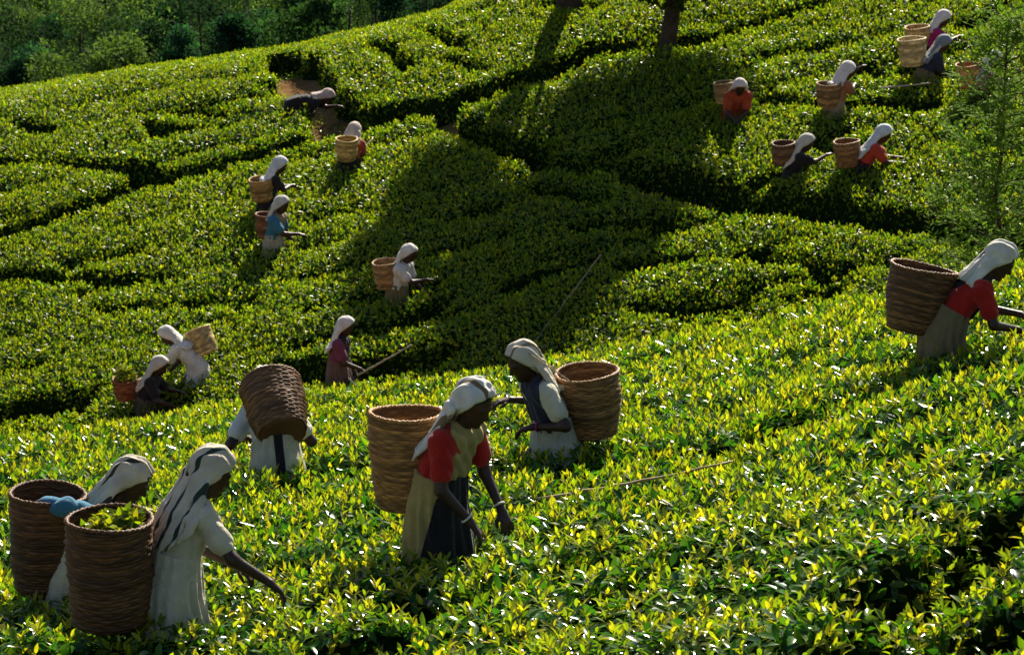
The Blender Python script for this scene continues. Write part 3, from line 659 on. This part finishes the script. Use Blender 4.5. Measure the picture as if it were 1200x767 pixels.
# ------------------------------------------------------------------ people: signed distance fields polygonised into continuous meshes
import openvdb as vdb
class Field:
    def __init__(s, lo, hi, vox):
        s.v = vox; s.lo = np.asarray(lo, np.float32); n = np.ceil((np.asarray(hi) - s.lo) / vox).astype(int) + 1; s.n = n
        s.ax = [(s.lo[i] + vox * np.arange(n[i])).astype(np.float32) for i in range(3)]
        s.d = np.full(n, .06, np.float32)
    def box(s, lo, hi):
        a = np.clip(np.floor((np.asarray(lo) - s.lo) / s.v).astype(int), 0, s.n); b = np.clip(np.ceil((np.asarray(hi) - s.lo) / s.v).astype(int) + 1, 0, s.n)
        return tuple(slice(int(i), int(j)) for i, j in zip(a, b))
    def grid(s, sl): return (s.ax[0][sl[0]][:, None, None], s.ax[1][sl[1]][None, :, None], s.ax[2][sl[2]][None, None, :])
    def put(s, sl, d, k):
        o = s.d[sl]
        if o.size == 0: return
        if k <= 0: s.d[sl] = np.minimum(o, d); return
        h = np.clip(.5 + .5 * (o - d) / k, 0, 1); s.d[sl] = o + (d - o) * h - k * h * (1 - h)
    def cap(s, p, q, r1, r2=None, k=.02):
        p = np.asarray(p, np.float32); q = np.asarray(q, np.float32); r2 = r1 if r2 is None else r2; m = max(r1, r2) + .06
        sl = s.box(np.minimum(p, q) - m, np.maximum(p, q) + m); X, Y, Z = s.grid(sl); e = q - p; L = float(e @ e) + 1e-9
        t = np.clip(((X - p[0]) * e[0] + (Y - p[1]) * e[1] + (Z - p[2]) * e[2]) / L, 0, 1)
        s.put(sl, np.sqrt((X - p[0] - t * e[0]) ** 2 + (Y - p[1] - t * e[1]) ** 2 + (Z - p[2] - t * e[2]) ** 2) - (r1 + (r2 - r1) * t), k)
    def ell(s, c, A, rad, k=.02, cut=None):
        """ellipsoid with axes = rows of A; cut(xh,yh,zh) gives a positive value where it is removed"""
        c = np.asarray(c, np.float32); m = max(rad) + .06; sl = s.box(c - m, c + m); X, Y, Z = s.grid(sl)
        h = [A[i][0] * (X - c[0]) + A[i][1] * (Y - c[1]) + A[i][2] * (Z - c[2]) for i in range(3)]
        q = np.sqrt(sum((h[i] / rad[i]) ** 2 for i in range(3))); d = (q - 1) * min(rad)
        if cut is not None: d = np.maximum(d, cut(*h))
        s.put(sl, d, k)
    def clip(s, n, p):                 # keep the side where n.(x-p) < 0
        X, Y, Z = s.grid((slice(None),) * 3); s.d = np.maximum(s.d, n[0] * (X - p[0]) + n[1] * (Y - p[1]) + n[2] * (Z - p[2]))
    def mesh(s, name, colf=None):
        s.d[0] = s.d[-1] = .06; s.d[:, 0] = s.d[:, -1] = .06; s.d[:, :, 0] = s.d[:, :, -1] = .06
        g = vdb.FloatGrid(background=.06); g.copyFromArray(np.ascontiguousarray(np.clip(s.d, -.06, .06)))
        P, T, Q = g.convertToPolygons(isovalue=0.0, adaptivity=0.0); P = P * s.v + s.lo
        F = [f[:, ::-1] for f in (T, Q) if len(f)]
        return mesh_np(name, P, F, True, None if colf is None else colf(P))

def seg2(a, t, l1, l2, hint):
    a = np.asarray(a, float); t = np.asarray(t, float); v = t - a; L = np.linalg.norm(v); L2 = min(L, (l1 + l2) * .995); t = a + v / L * L2
    d = v / L; c = (L2 * L2 + l1 * l1 - l2 * l2) / (2 * L2); h = math.sqrt(max(l1 * l1 - c * c, 0)); w = np.asarray(hint, float); w = nrm(w - d * (w @ d))
    return a + d * c + w * h, t

def skeleton(q, lean, sc=1.0, drop=0.0):
    s = np.array((math.sin(lean), 0, math.cos(lean))); l2 = lean + R(12)
    s2 = np.array((math.sin(l2), 0, math.cos(l2)))
    J = dict(P=np.array((-.10 * math.sin(lean) - .25 * drop, 0, .80 - drop)) * sc)
    J['M'] = J['P'] + .24 * sc * s; J['N'] = J['M'] + .22 * sc * s2; J['s'] = s; J['s2'] = s2
    ln = min(lean * .75 + R(8), R(80)); nd = np.array((math.sin(ln), 0, math.cos(ln)))
    ph = R(q.get('headpitch', 22)) + lean * .45
    J['hf'] = np.array((math.cos(ph), 0, -math.sin(ph))); J['hu'] = np.array((math.sin(ph), 0, math.cos(ph)))
    hy = R(q.get('headyaw', 0)); J['hl'] = np.array((0., 1., 0.))
    J['H'] = J['N'] + nd * .085 * sc + J['hu'] * .10 * sc + J['hf'] * .02 * sc
    J['bk'] = np.array((-math.cos(lean), 0, math.sin(lean)))
    return J

def fit_pose(q):
    F = frame(R(q['yaw'])); best = None; l0 = q['lean']
    for sc in (.94, .98):
        for dl in np.arange(-14, 15, 2):
            for drop in np.arange(0, .44, .02):
                lean = R(l0 + dl); J = skeleton(q, lean, sc, drop); p, _ = proj(q['base'] + F @ J['H'])
                e = np.hypot(*(p - np.array(q['head']))) + .25 * abs(dl) + 8 * drop + 20 * abs(sc - .97)
                if best is None or e < best[0]: best = (e, lean, sc, drop, np.hypot(*(p - np.array(q['head']))))
    return best

def place_local(q, px, py, dd):
    w = CAM + ray(px, py) * (q['depth'] + dd); return frame(R(q['yaw'])).T @ (w - q['base'])

def build_person(q):
    near = bool(q.get('near')); vox = .0075 if near else .0145
    e, lean, sc, drop, e2 = fit_pose(q); J = skeleton(q, lean, sc, drop); q['J'] = J; q['sc_'] = sc
    print('pose', q['label'][:34], 'err %.0f lean %.0f sc %.2f drop %.2f' % (e2, math.degrees(lean), sc, drop))
    root = empty('person', q['base'], R(q['yaw']), label=q['label'], category='person', group='tea pickers on the slopes')
    rr = np.random.default_rng(int(q['foot'][0])); fat = 1.0 if near else 1.1
    P, Mi, Nk, H, s, s2, bk = J['P'], J['M'], J['N'], J['H'], J['s'], J['s2'], J['bk']; y = np.array((0, 1., 0)); HA = (J['hf'], J['hl'], J['hu'])
    sh = [Nk - s2 * .045 * sc + y * g * .155 * sc for g in (-1, 1)]
    hands = sorted([place_local(q, *h) for h in q['hands']], key=lambda v: v[1]); el, wr = [], []
    for g, S, T in zip((-1, 1), sh, hands):
        v = T - S; L_ = np.linalg.norm(v)
        if not near and L_ < .45: T = S + nrm(v + np.array((.05, 0, -.03))) * .45
        E, W = seg2(S, T, .265 * sc, .245 * sc, q['hint'] if (g < 0 and q.get('hint')) else (-.35, g * .55, -.75)); el.append(E); wr.append(W)
    allp = np.array([P, Nk, H + .2, H - .2, *el, *wr, *[w + .16 for w in wr], *[w - .16 for w in wr], (.3, .33, .0), (-.45, -.33, 0), P + bk * .3, Nk + bk * .25])
    lo, hi = allp.min(0) - .06, allp.max(0) + .06; lo[2] = -.03
    # --- body: legs, trunk, neck, head, arms and hands in one surface
    f = Field(lo, hi, vox)
    for g in (-1, 1):
        hip = P + y * g * .085 * sc; an = np.array((-.03, g * .08, .07)); kn, _a = seg2(hip, an, .40 * sc, .37 * sc, (1, 0, .1))
        f.cap(hip, kn, .085 * sc, .055 * sc); f.cap(kn, an, .052 * sc, .034 * sc); f.cap(an - (0, 0, .03), an + np.array((.15, g * .02, -.045)), .034, .024)
        f.cap(P + y * g * .055, Mi + y * g * .045, .105 * sc, .085 * sc, .04); f.cap(Mi + y * g * .05, Nk - s2 * .07 + y * g * .07, .088 * sc, .078 * sc, .04)
        f.cap(Nk - s2 * .04, sh[0 if g < 0 else 1], .055 * sc, .05 * sc, .04)
    f.cap(Nk - s2 * .03, H - J['hu'] * .06, .052 * sc, .046 * sc, .03)
    hs = sc * 1.0
    f.ell(H + J['hu'] * .012, HA, (.094 * hs, .074 * hs, .102 * hs), .02); f.ell(H + J['hf'] * .032 - J['hu'] * .052, HA, (.056 * hs, .054 * hs, .062 * hs), .03)
    if near:
        hf, hu = J['hf'], J['hu']
        f.cap(H + hf * .086 + hu * .004, H + hf * .104 - hu * .026, .008, .0135, .012)          # nose
        f.cap(H + hf * .082 - hu * .062 - y * .017, H + hf * .082 - hu * .062 + y * .017, .009, .009, .008)   # lips
        f.ell(H + hf * .062 - hu * .098, HA, (.026, .026, .02), .02)
        for g in (-1, 1):
            f.cap(H + hf * .086 + hu * .022 + y * g * .012, H + hf * .074 + hu * .022 + y * g * .045, .009, .009, .012)  # brow
            f.ell(H + hf * .070 + hu * .004 + y * g * .03, HA, (.014, .015, .010), .008)
            f.ell(H - hf * .008 - hu * .008 + y * g * .078, HA, (.02, .010, .03), .008)
    q['wr'] = [q['base'] + frame(R(q['yaw'])) @ (w + np.array((.05, 0, -.03))) for w in wr]; up = np.array((0, 0, 1.)); bang = []
    for g, S, E, W, T in zip((-1, 1), sh, el, wr, hands):
        f.cap(S, E, .046 * sc * fat, .036 * sc * fat, .03); f.cap(E, W, .036 * sc * fat, .023 * sc * fat, .02)
        a = nrm(W - E); h = nrm(a + np.array((.1, 0, -.25))); sd = nrm(np.cross(h, up)) * 1.0; pn = np.cross(sd, h); pn = pn if pn[2] < 0 else -pn
        bang.append((W - a * .035, a, .027 * sc * fat))
        for o in (-.022, 0, .022): f.cap(W + sd * o * .5, W + h * .075 + sd * o, .017, .014, .014)
        if near:
            for i, (o, fl) in enumerate(((-.032, .058), (-.011, .072), (.011, .068), (.031, .052))):
                o = o * g; b = W + h * .078 + sd * o; m = b + nrm(h + pn * .45 + sd * o * 4) * fl * .55; t = m + nrm(h * .55 + pn * (.85 + .12 * i)) * fl * .5
                f.cap(b, m, .0105, .0095, .004); f.cap(m, t, .0095, .008, .004)
            b = W + h * .022 - sd * .02 * -g; m = b + nrm(h * .6 + sd * g * .75 + pn * .3) * .042; t = m + nrm(h * .9 + pn * .5 - sd * g * .1) * .034
            f.cap(b, m, .0135, .011, .01); f.cap(m, t, .011, .009, .004)
        else: f.cap(W + h * .07, W + h * .13 + pn * .02, .022, .013, .014)
    body = obj('body', f.mesh('body'), M_SKIN, root)
    # --- hair
    f = Field(H - .17, H + .17, vox); f.ell(H + J['hu'] * .014, HA, (.101 * hs, .081 * hs, .110 * hs), 0, cut=lambda a, b, c: .75 * a - .65 * c + (-.012))
    f.cap(H - J['hf'] * .10 - J['hu'] * .02, H - J['hf'] * .105 - J['hu'] * .05, .032, .03, .02)
    obj('hair', f.mesh('hair'), M_HAIR, root)
    # --- blouse with sleeves
    f = Field(lo, hi, vox); i_ = .013 if near else .02
    for g in (-1, 1):
        f.cap(P + s * .08 + y * g * .055, Mi + y * g * .045, .10 * sc + i_, .086 * sc + i_, .04); f.cap(Mi + y * g * .05, Nk - s2 * .07 + y * g * .07, .088 * sc + i_, .078 * sc + i_, .04)
        S, E, W = sh[0 if g < 0 else 1], el[0 if g < 0 else 1], wr[0 if g < 0 else 1]
        f.cap(Nk - s2 * .05, S, .055 * sc + i_, .053 * sc + i_, .04)
        if q.get('longsleeve'): f.cap(S, E, .05 * sc + i_, .04 + i_, .03); f.cap(E, E + (W - E) * .72, .041 + i_, .032 + i_, .02)
        else: f.cap(S, S + (E - S) * .62, .052 * sc + i_, .047 * sc + i_ * 1.3, .03)
    X, Y_, Z_ = f.grid((slice(None),) * 3)
    f.d = f.d + ((.007 if near else .004) * (1 - 1.6 * np.abs(np.sin(17 * Z_ + 13 * Y_ - 9 * X + 2.2 * np.sin(15 * X + 11 * Y_ + 5 * Z_))) ** .7)).astype(np.float32)
    f.clip(-s, P + s * (.22 if q.get('midriff') else .10))
    obj('blouse', f.mesh('blouse'), cloth(q['blouse']), root)
    # --- skirt: wrapped cloth with folds down to the ankles
    f = Field((-.42, -.36, -.02), (.40, .36, P[2] + .30), vox); X, Y_, Z_ = f.grid((slice(None),) * 3)
    ztop = P[2] + .13; t = np.clip(Z_ / ztop, 0, 1); cx = P[0] + .3 * s[0] * np.clip(Z_ - P[2] + .05, 0, .3) * 2 + (0.03 - P[0]) * (1 - t) ** 1.5
    bul = np.sin(np.clip(t, 0, 1) * 3.0) * .03
    a = (.132 * t + .195 * (1 - t) + bul) * sc; b = (.160 * t + .215 * (1 - t) + bul) * sc
    ph = np.arctan2(Y_ / b, (X - cx) / a); fo = (.06 * (1 - t) + .045) * (np.sin(11 * ph + 2.2 * np.sin(3 * ph + 5 * t)) + .5 * np.sin(19 * ph - 4 * t + 1))
    f.d = ((np.sqrt(((X - cx) / a) ** 2 + (Y_ / b) ** 2) - 1 - fo * (.6 + .4 * t)) * .16).astype(np.float32)
    for g in (-1, 1): f.cap(P - s * .02 + y * g * .06, P + s * .16 + y * g * .05, .115 * sc, .108 * sc, .03)
    if q.get('apron'):              # dark cloth wrapped round the waist over the skirt
        k_ = f.d.copy(); f.d = f.d - .008
        f.clip(nrm(np.array((-.75, -.5, .25))), P + np.array((.03, -.06, 0))); f.clip(nrm(s + np.array((0, .25, 0))), P + s * .19); f.clip((-.35, .3, -.9), (0, 0, P[2] - .26))
        obj('waist_cloth', f.mesh('waist_cloth'), cloth(q['apron']), root); f.d = k_
    f.clip(s * .8 + np.array((0, 0, .2)), P + s * .17); f.clip((0, 0, -1), (0, 0, .07))
    if lean > R(60): f.clip((-.3, 0, 1), (0, 0, P[2] + .15))
    sm = cloth(q['skirt'])
    if q.get('skirtstripe'): sm = cloth(q['skirt'], DARK, (.0,), .032)
    obj('skirt', f.mesh('skirt', lambda V: np.stack((V[:, 1] - .0, V[:, 2], V[:, 0]), -1)), sm, root)
    # --- sari drape across the chest
    if q.get('drape'):
        f = Field(lo, hi, vox); j_ = .022 if near else .03
        for g in (-1, 1):
            f.cap(P + s * .02 + y * g * .06, Mi + y * g * .05, .105 * sc + j_, .09 * sc + j_, .05); f.cap(Mi + y * g * .052, Nk - s2 * .055 + y * g * .075, .09 * sc + j_, .075 * sc + j_, .05)
        f.cap(Nk - s2 * .03, sh[1], .06 * sc + j_, .058 * sc + j_, .04)
        X, Y_, Z_ = f.grid((slice(None),) * 3)
        f.d = f.d + ((.005 if near else .005) * np.sin(70 * Y_ + 45 * Z_ + 2 * np.sin(20 * X + 9 * Z_))).astype(np.float32)
        fr = np.cross(y, s) * 1.0; fr = fr if fr[0] > 0 else -fr
        f.clip(nrm(np.array((0, -.80, 0)) - s * .52 - fr * .45), Mi + s * .04 - y * .055 - fr * .01) if not (q.get('apron') or q.get('dfront')) else f.clip(nrm(-fr * .8 - y * .6 * q.get('dfront', 1)), Mi - y * .06 * q.get('dfront', 1) + fr * .01)
        f.clip(-s, P + s * .02)
        obj('sari_drape', f.mesh('sari_drape'), cloth(q['drape']), root)
    # --- headscarf: hood and a gathered fall of cloth down the back
    endp = P + s * (q['sl'] + .03) + bk * .17
    lo2 = np.minimum(np.minimum(H - .22, endp - .25), Nk - .28); hi2 = np.maximum(np.maximum(H + .22, endp + .25), Nk + .28)
    f = Field(lo2, hi2, vox); hf, hu = J['hf'], J['hu']; j_ = .014 if near else .022
    f.ell(H + hu * .02 - hf * .012, HA, (.116 * hs + j_, .095 * hs + j_, .118 * hs + j_), 0, cut=lambda a, b, c: .86 * (a - .052 * hs) - .50 * (c - .03 * hs))
    ns = 15; bias = q.get('scarfside', 0); wd_ = q.get('wide', 1.0)
    for i in range(ns):
        w = (i / (ns - 1) - .5) * 2; c_ = math.sqrt(max(0, 1 - w * w)); jx, jy, jz = rr.normal(0, .009, 3)
        a0 = H + hf * (-.045 - .03 * c_) + y * w * .092 * hs + hu * (.085 * c_ - .02)
        a1 = H - hf * (.06 + .05 * c_) + y * w * .112 * hs - hu * (.03 + .03 * abs(w))
        a2 = Nk + bk * (.115 - .05 * w * w) - s2 * .06 + y * (w * .15 * sc * wd_ + jx * .5)
        fl = q['sl'] + rr.normal(0, .004) + .05 * abs(w)
        if bias: fl += .16 * (w * -bias > -.1)
        lm = (.41 * sc + fl) / 2
        a3 = P + s * lm + bk * (.135 - .045 * w * w + jy) + y * (w * .165 * sc * wd_ + jx)
        a4 = P + s * fl + bk * (.145 - .05 * w * w + jz) + y * (w * .17 * sc * wd_ + jx * 1.6)
        r_ = (.0135 if near else .022) * rr.uniform(.7, 1.35)
        for u, v in (((a0, a1), (a1, a2), (a2, a3), (a3, a4)) if fl < .34 else ((a0, a1), (a1, a2 + bk * jy))): f.cap(u, v, r_, r_, .016 if near else .02)
    X, Y_, Z_ = f.grid((slice(None),) * 3)
    f.d = f.d + ((.0045 if near else .002) * (np.sin(110 * Y_ + 25 * X + 3 * np.sin(13 * Z_ + 9 * X)) + .6 * np.sin(60 * Z_ - 48 * X + 30 * Y_ + 2.5 * np.sin(17 * Y_ + 8 * Z_)))).astype(np.float32)
    f.clip(hf * .93 - hu * .37, H + hf * .075 * hs + hu * .02)
    if q['sl'] < .34: f.clip(-nrm(s + y * .12), P + s * (q['sl'] + .03))
    obj('headscarf', f.mesh('headscarf', lambda V: np.stack((V[:, 1], V[:, 2], V[:, 0]), -1)), cloth(q['scarf'], q.get('stripe'), (-.045, .05, -.135), .009) if q.get('stripe') else cloth(q['scarf']), root)
    if q.get('bangle'):
        c, a, r0 = bang[0 if q['bangle'] == 1 else 1]
        for c, a, r0 in ([bang[0], bang[1]] if q['bangle'] == 1 else [bang[1]]):
            u = nrm(np.cross(a, (0.2, .3, 1))); v = np.cross(a, u); th = np.linspace(0, 2 * math.pi, 19)
            mb = MB(); mb.tube(c + (u * np.cos(th)[:, None] + v * np.sin(th)[:, None]) * (r0 + .005), .006, 6, cap=False); obj('bangle', mb.mesh('bangle'), M_BANGLE if q['bangle'] == 1 else cloth(MAG), root)
    return root

def build_basket(q):
    B = q['b']; near = bool(q.get('near')); r = np.random.default_rng(int(B['t'][0]) + 3)
    pt = CAM + ray(*B['t']) * (q['depth'] + B['dt']); pb_ = CAM + ray(*B['b']) * (q['depth'] + B['db'])
    axv = Vector(pt - pb_); h = axv.length; quat = axv.to_track_quat('Z', 'Y')
    root = bpy.data.objects.new('basket', None); COL.objects.link(root); root.location = pb_; root.rotation_mode = 'QUATERNION'; root.rotation_quaternion = quat; root.empty_display_size = .2
    root['label'] = B['label']; root['category'] = 'basket'; root['group'] = 'woven baskets of the tea pickers'
    strand, sub, nst, per = (.017, 4, 26, 4) if near else (.034, 2, 14, 3)
    nr = max(6, int(h / strand)); nz = nr * sub; nt = nst * per; th = np.arange(nt) * 2 * math.pi / nt
    z = np.linspace(0, 1, nz + 1); j = np.minimum((z * nr).astype(int), nr - 1); fz = z * nr - j
    rad = B['rb'] + (B['rt'] - B['rb']) * z ** .8 + .012 * np.sin(z * 3.14)
    jit = r.normal(0, 1, nr); A = .0055 if near else .006
    off = A * (np.abs(np.sin(math.pi * fz))[:, None] * (1 + .35 * np.cos(th[None] * nst / 2 + math.pi * j[:, None]) * 2) + .35 * jit[j][:, None]) + .006 * np.sin(2 * th + 1)[None] * z[:, None] + .004 * np.sin(3 * th + 9 * z[:, None])
    wob = .006 * np.sin(th * 2 + r.random() * 6)[None] * np.ones((nz + 1, 1))
    Rr = rad[:, None] + off; V = np.stack((Rr * np.cos(th), Rr * np.sin(th), z[:, None] * h + wob + strand * .7 * (vnoise(th[None] * 2.2, z[:, None] * 9, 1.0, 5) - .5) * np.sin(z * 3.14)[:, None]), -1).reshape(-1, 3)
    tone = (np.exp(r.normal(0, .34, nr))[j][:, None] * np.exp(.5 * (vnoise(th[None] * 4 + 11 * j[:, None], j[:, None] * .9, 1.0, 3) - .5) * 2) * (1 + .22 * np.cos(th[None] * nst / 2 + math.pi * j[:, None])) * (.72 + .28 * np.abs(np.sin(math.pi * fz))[:, None])) 
    C = (np.array(B['col'])[None, None] * np.clip(tone, .45, 1.9)[..., None]).reshape(-1, 3)
    i = np.arange(nz)[:, None] * nt; k = np.arange(nt)[None]; k2 = (k + 1) % nt
    F = np.stack((i + k, i + k2, i + nt + k2, i + nt + k), -1).reshape(-1, 4)
    Ri = rad[:, None] - .014 + off * .6; Vi = np.stack((Ri * np.cos(th), Ri * np.sin(th), np.maximum(z[:, None] * h, .02) + wob), -1).reshape(-1, 3)
    mb = MB(); mb.add(V, F, C); mb.add(Vi, F[:, ::-1], C * .85); obj('wall', mb.mesh('basket_wall'), M_WICK, root)
    mb = MB(); rr_ = B['rt']; tt = np.linspace(0, 2 * math.pi, 61 if near else 31)
    for a0 in (0, math.pi):
        tw = tt * (22 if near else 10) + a0; w_ = .006 * np.sin(tt * 2 + 1)
        mb.tube(np.stack(((rr_ + .006 * np.cos(tw)) * np.cos(tt), (rr_ + .006 * np.cos(tw)) * np.sin(tt), h + .006 * np.sin(tw) + w_), -1), .009 if near else .012, 6, np.array(B['col']) * (1.35 if a0 else 1.1), cap=False)
    obj('rim', mb.mesh('rim'), M_WICK, root)
    mb = MB(); nb = 24; a = np.arange(nb) * 2 * math.pi / nb; rings = []
    for q_, zz in ((1.0, .012), (.96, -.008), (.7, -.004), (.35, .006), (.02, .008)): rings.append(np.stack((q_ * B['rb'] * np.cos(a), q_ * B['rb'] * np.sin(a), np.full(nb, zz)), -1))
    i = np.arange(4)[:, None] * nb; k = np.arange(nb)[None]; mb.add(np.vstack(rings), np.stack((i + k, i + nb + k, i + nb + (k + 1) % nb, i + (k + 1) % nb), -1).reshape(-1, 4), np.array(B['col']) * .8)
    obj('base', mb.mesh('base'), M_WICK, root)
    # carrying rope from the rim up over the head
    if 'J' in q and B.get('rope'):
        inv = quat.to_matrix().inverted(); J = q['J']; Fm = frame(R(q['yaw']))
        topw = q['base'] + Fm @ (J['H'] + J['hu'] * .142 + J['hf'] * .0); loc = lambda w: np.array(inv @ Vector(np.asarray(w) - pb_))
        mb = MB(); lw = Fm @ np.array((0, 1., 0)); tl = loc(topw); d2 = tl[:2] / (np.linalg.norm(tl[:2]) + 1e-6); pr = np.array((-d2[1], d2[0]))
        for g in (-1, 1):
            st = np.array((*( (d2 * .75 + pr * g * .66) * B['rt']), h)); sidep = loc(q['base'] + Fm @ (J['H'] - J['hf'] * .05 + np.array((0, g * .108, 0)) + J['hu'] * .05))
            sidep2 = loc(q['base'] + Fm @ (J['H'] - J['hf'] * .05 + np.array((0, -g * .108, 0)) + J['hu'] * .05))
            if np.linalg.norm(sidep - st) > np.linalg.norm(sidep2 - st): sidep = sidep2
            mb.tube(np.vstack((limb(st, sidep, 6, 0, .0), [sidep * .45 + tl * .55 + np.array((0, 0, .012)), tl])), .004 if near else .005, 5)
        obj('head_strap', mb.mesh('head_strap'), M_ROPE, root)
    if B.get('fill'):
        n = 900 if near else 160; fr = min(B['fill'], 1); lev = h * (.86 if near else 1.0) * fr + (0 if near else .02); rl = np.interp(lev / h, (0, 1), (B['rb'], B['rt'])) - (.065 if near else .05)
        u = rdir(n, r); rho = rl * np.sqrt(r.random(n)); an = r.random(n) * 6.283; hh = lev + (.06 if B['fill'] <= 1 else .13) * (1 - (rho / rl) ** 2) + r.normal(0, .01, n)
        if B['fill'] == 1: hh = hh + .05 * np.sin(an + 2) * rho / rl
        Pp = np.stack((rho * np.cos(an), rho * np.sin(an), hh), -1); D = nrm(u * np.array((1, 1, .5))); Nn = nrm(rdir(n, r) * .7 + np.array((0, 0, 1.))); ln = (.075 if near else .11) * r.uniform(.7, 1.2, n)
        V, F, C = leaf_tris(Pp, D, Nn, ln, ln * .24, YNG[r.integers(0, 4, n)] * r.uniform(.6, 1.1, n)[:, None], r.uniform(.2, .5, n), near)
        nn = 20; aa = np.arange(nn) * 2 * math.pi / nn
        lvs = mesh_np('plucked_leaves', V, F, False, C); o = obj('plucked_leaves', lvs, M_TEA, None, kind='stuff', label='heap of freshly plucked leaves in ' + {128: 'the cream sari woman\'s basket', 56: 'the blue sleeved woman\'s basket', 146: 'the small reddish basket'}[B['t'][0]], category='leaves')
        o.location = pb_; o.rotation_mode = 'QUATERNION'; o.rotation_quaternion = quat
    return root
for q in PEOPLE:
    build_person(q)
    if 'b' in q: build_basket(q)

# ------------------------------------------------------------------ bamboo poles lying on or held over the tea
def pole(p, q, rad, label, sag=0.0, col=(.40, .30, .14)):
    p = np.asarray(p); q = np.asarray(q); n = 14; root_v = (p + q) / 2; mb = MB(); pts = limb(p - root_v, q - root_v, n, sag, .004, np.random.default_rng(4))
    mb.tube(pts, rad * np.linspace(1.15, .75, n), 8, col); root = empty('bamboo_pole', root_v, label=label, category='pole'); obj('cane', mb.mesh('cane'), M_BAMB, root)
    for t in np.linspace(.06, .94, 7):
        c = pts[0] * (1 - t) + pts[-1] * t; c = np.array([np.interp(t, np.linspace(0, 1, n), pts[:, i]) for i in range(3)]); d = nrm(pts[-1] - pts[0]); m2 = MB()
        m2.tube(np.array((c - d * rad * .5, c, c + d * rad * .5)), np.array((1.0, 1.22, 1.0)) * rad, 8, np.array(col) * .7); obj('joint', m2.mesh('joint'), M_BAMB, root)
def on(px, py, near, up): p = at(px, py, near); return p + np.array((0, 0, up))
pole(on(632, 588, True, .02), on(858, 551, True, .055), .009, 'long thin cane lying on the tea beside the red bloused woman', -.008)
ip = PEOPLE[8]; hp = ip['wr'][0]; pd = nrm(CAM + ray(482, 404) * (ip['depth'] - .5) - hp); hp = hp - pd * .12
pole(hp, CAM + ray(482, 404) * (ip['depth'] - .5), .013, 'long pale pole held by the woman in the dark gap', 0, (.5, .42, .3))
pole(on(622, 398, False, -.1), on(704, 308, False, .12), .014, 'thin cane leaning up the shaded middle slope', 0, (.2, .15, .07))
mp = PEOPLE[12]; pole(CAM + ray(412, 189) * (mp['depth'] - .2), CAM + ray(437, 162) * (mp['depth'] + .3), .012, 'short pale stick beside the woman in orange facing the path', 0, (.5, .42, .25))
pole(on(1030, 108, False, .06), on(1090, 105, False, .1), .012, 'pale cane lying across tea below the large pale basket', 0, (.45, .4, .28))
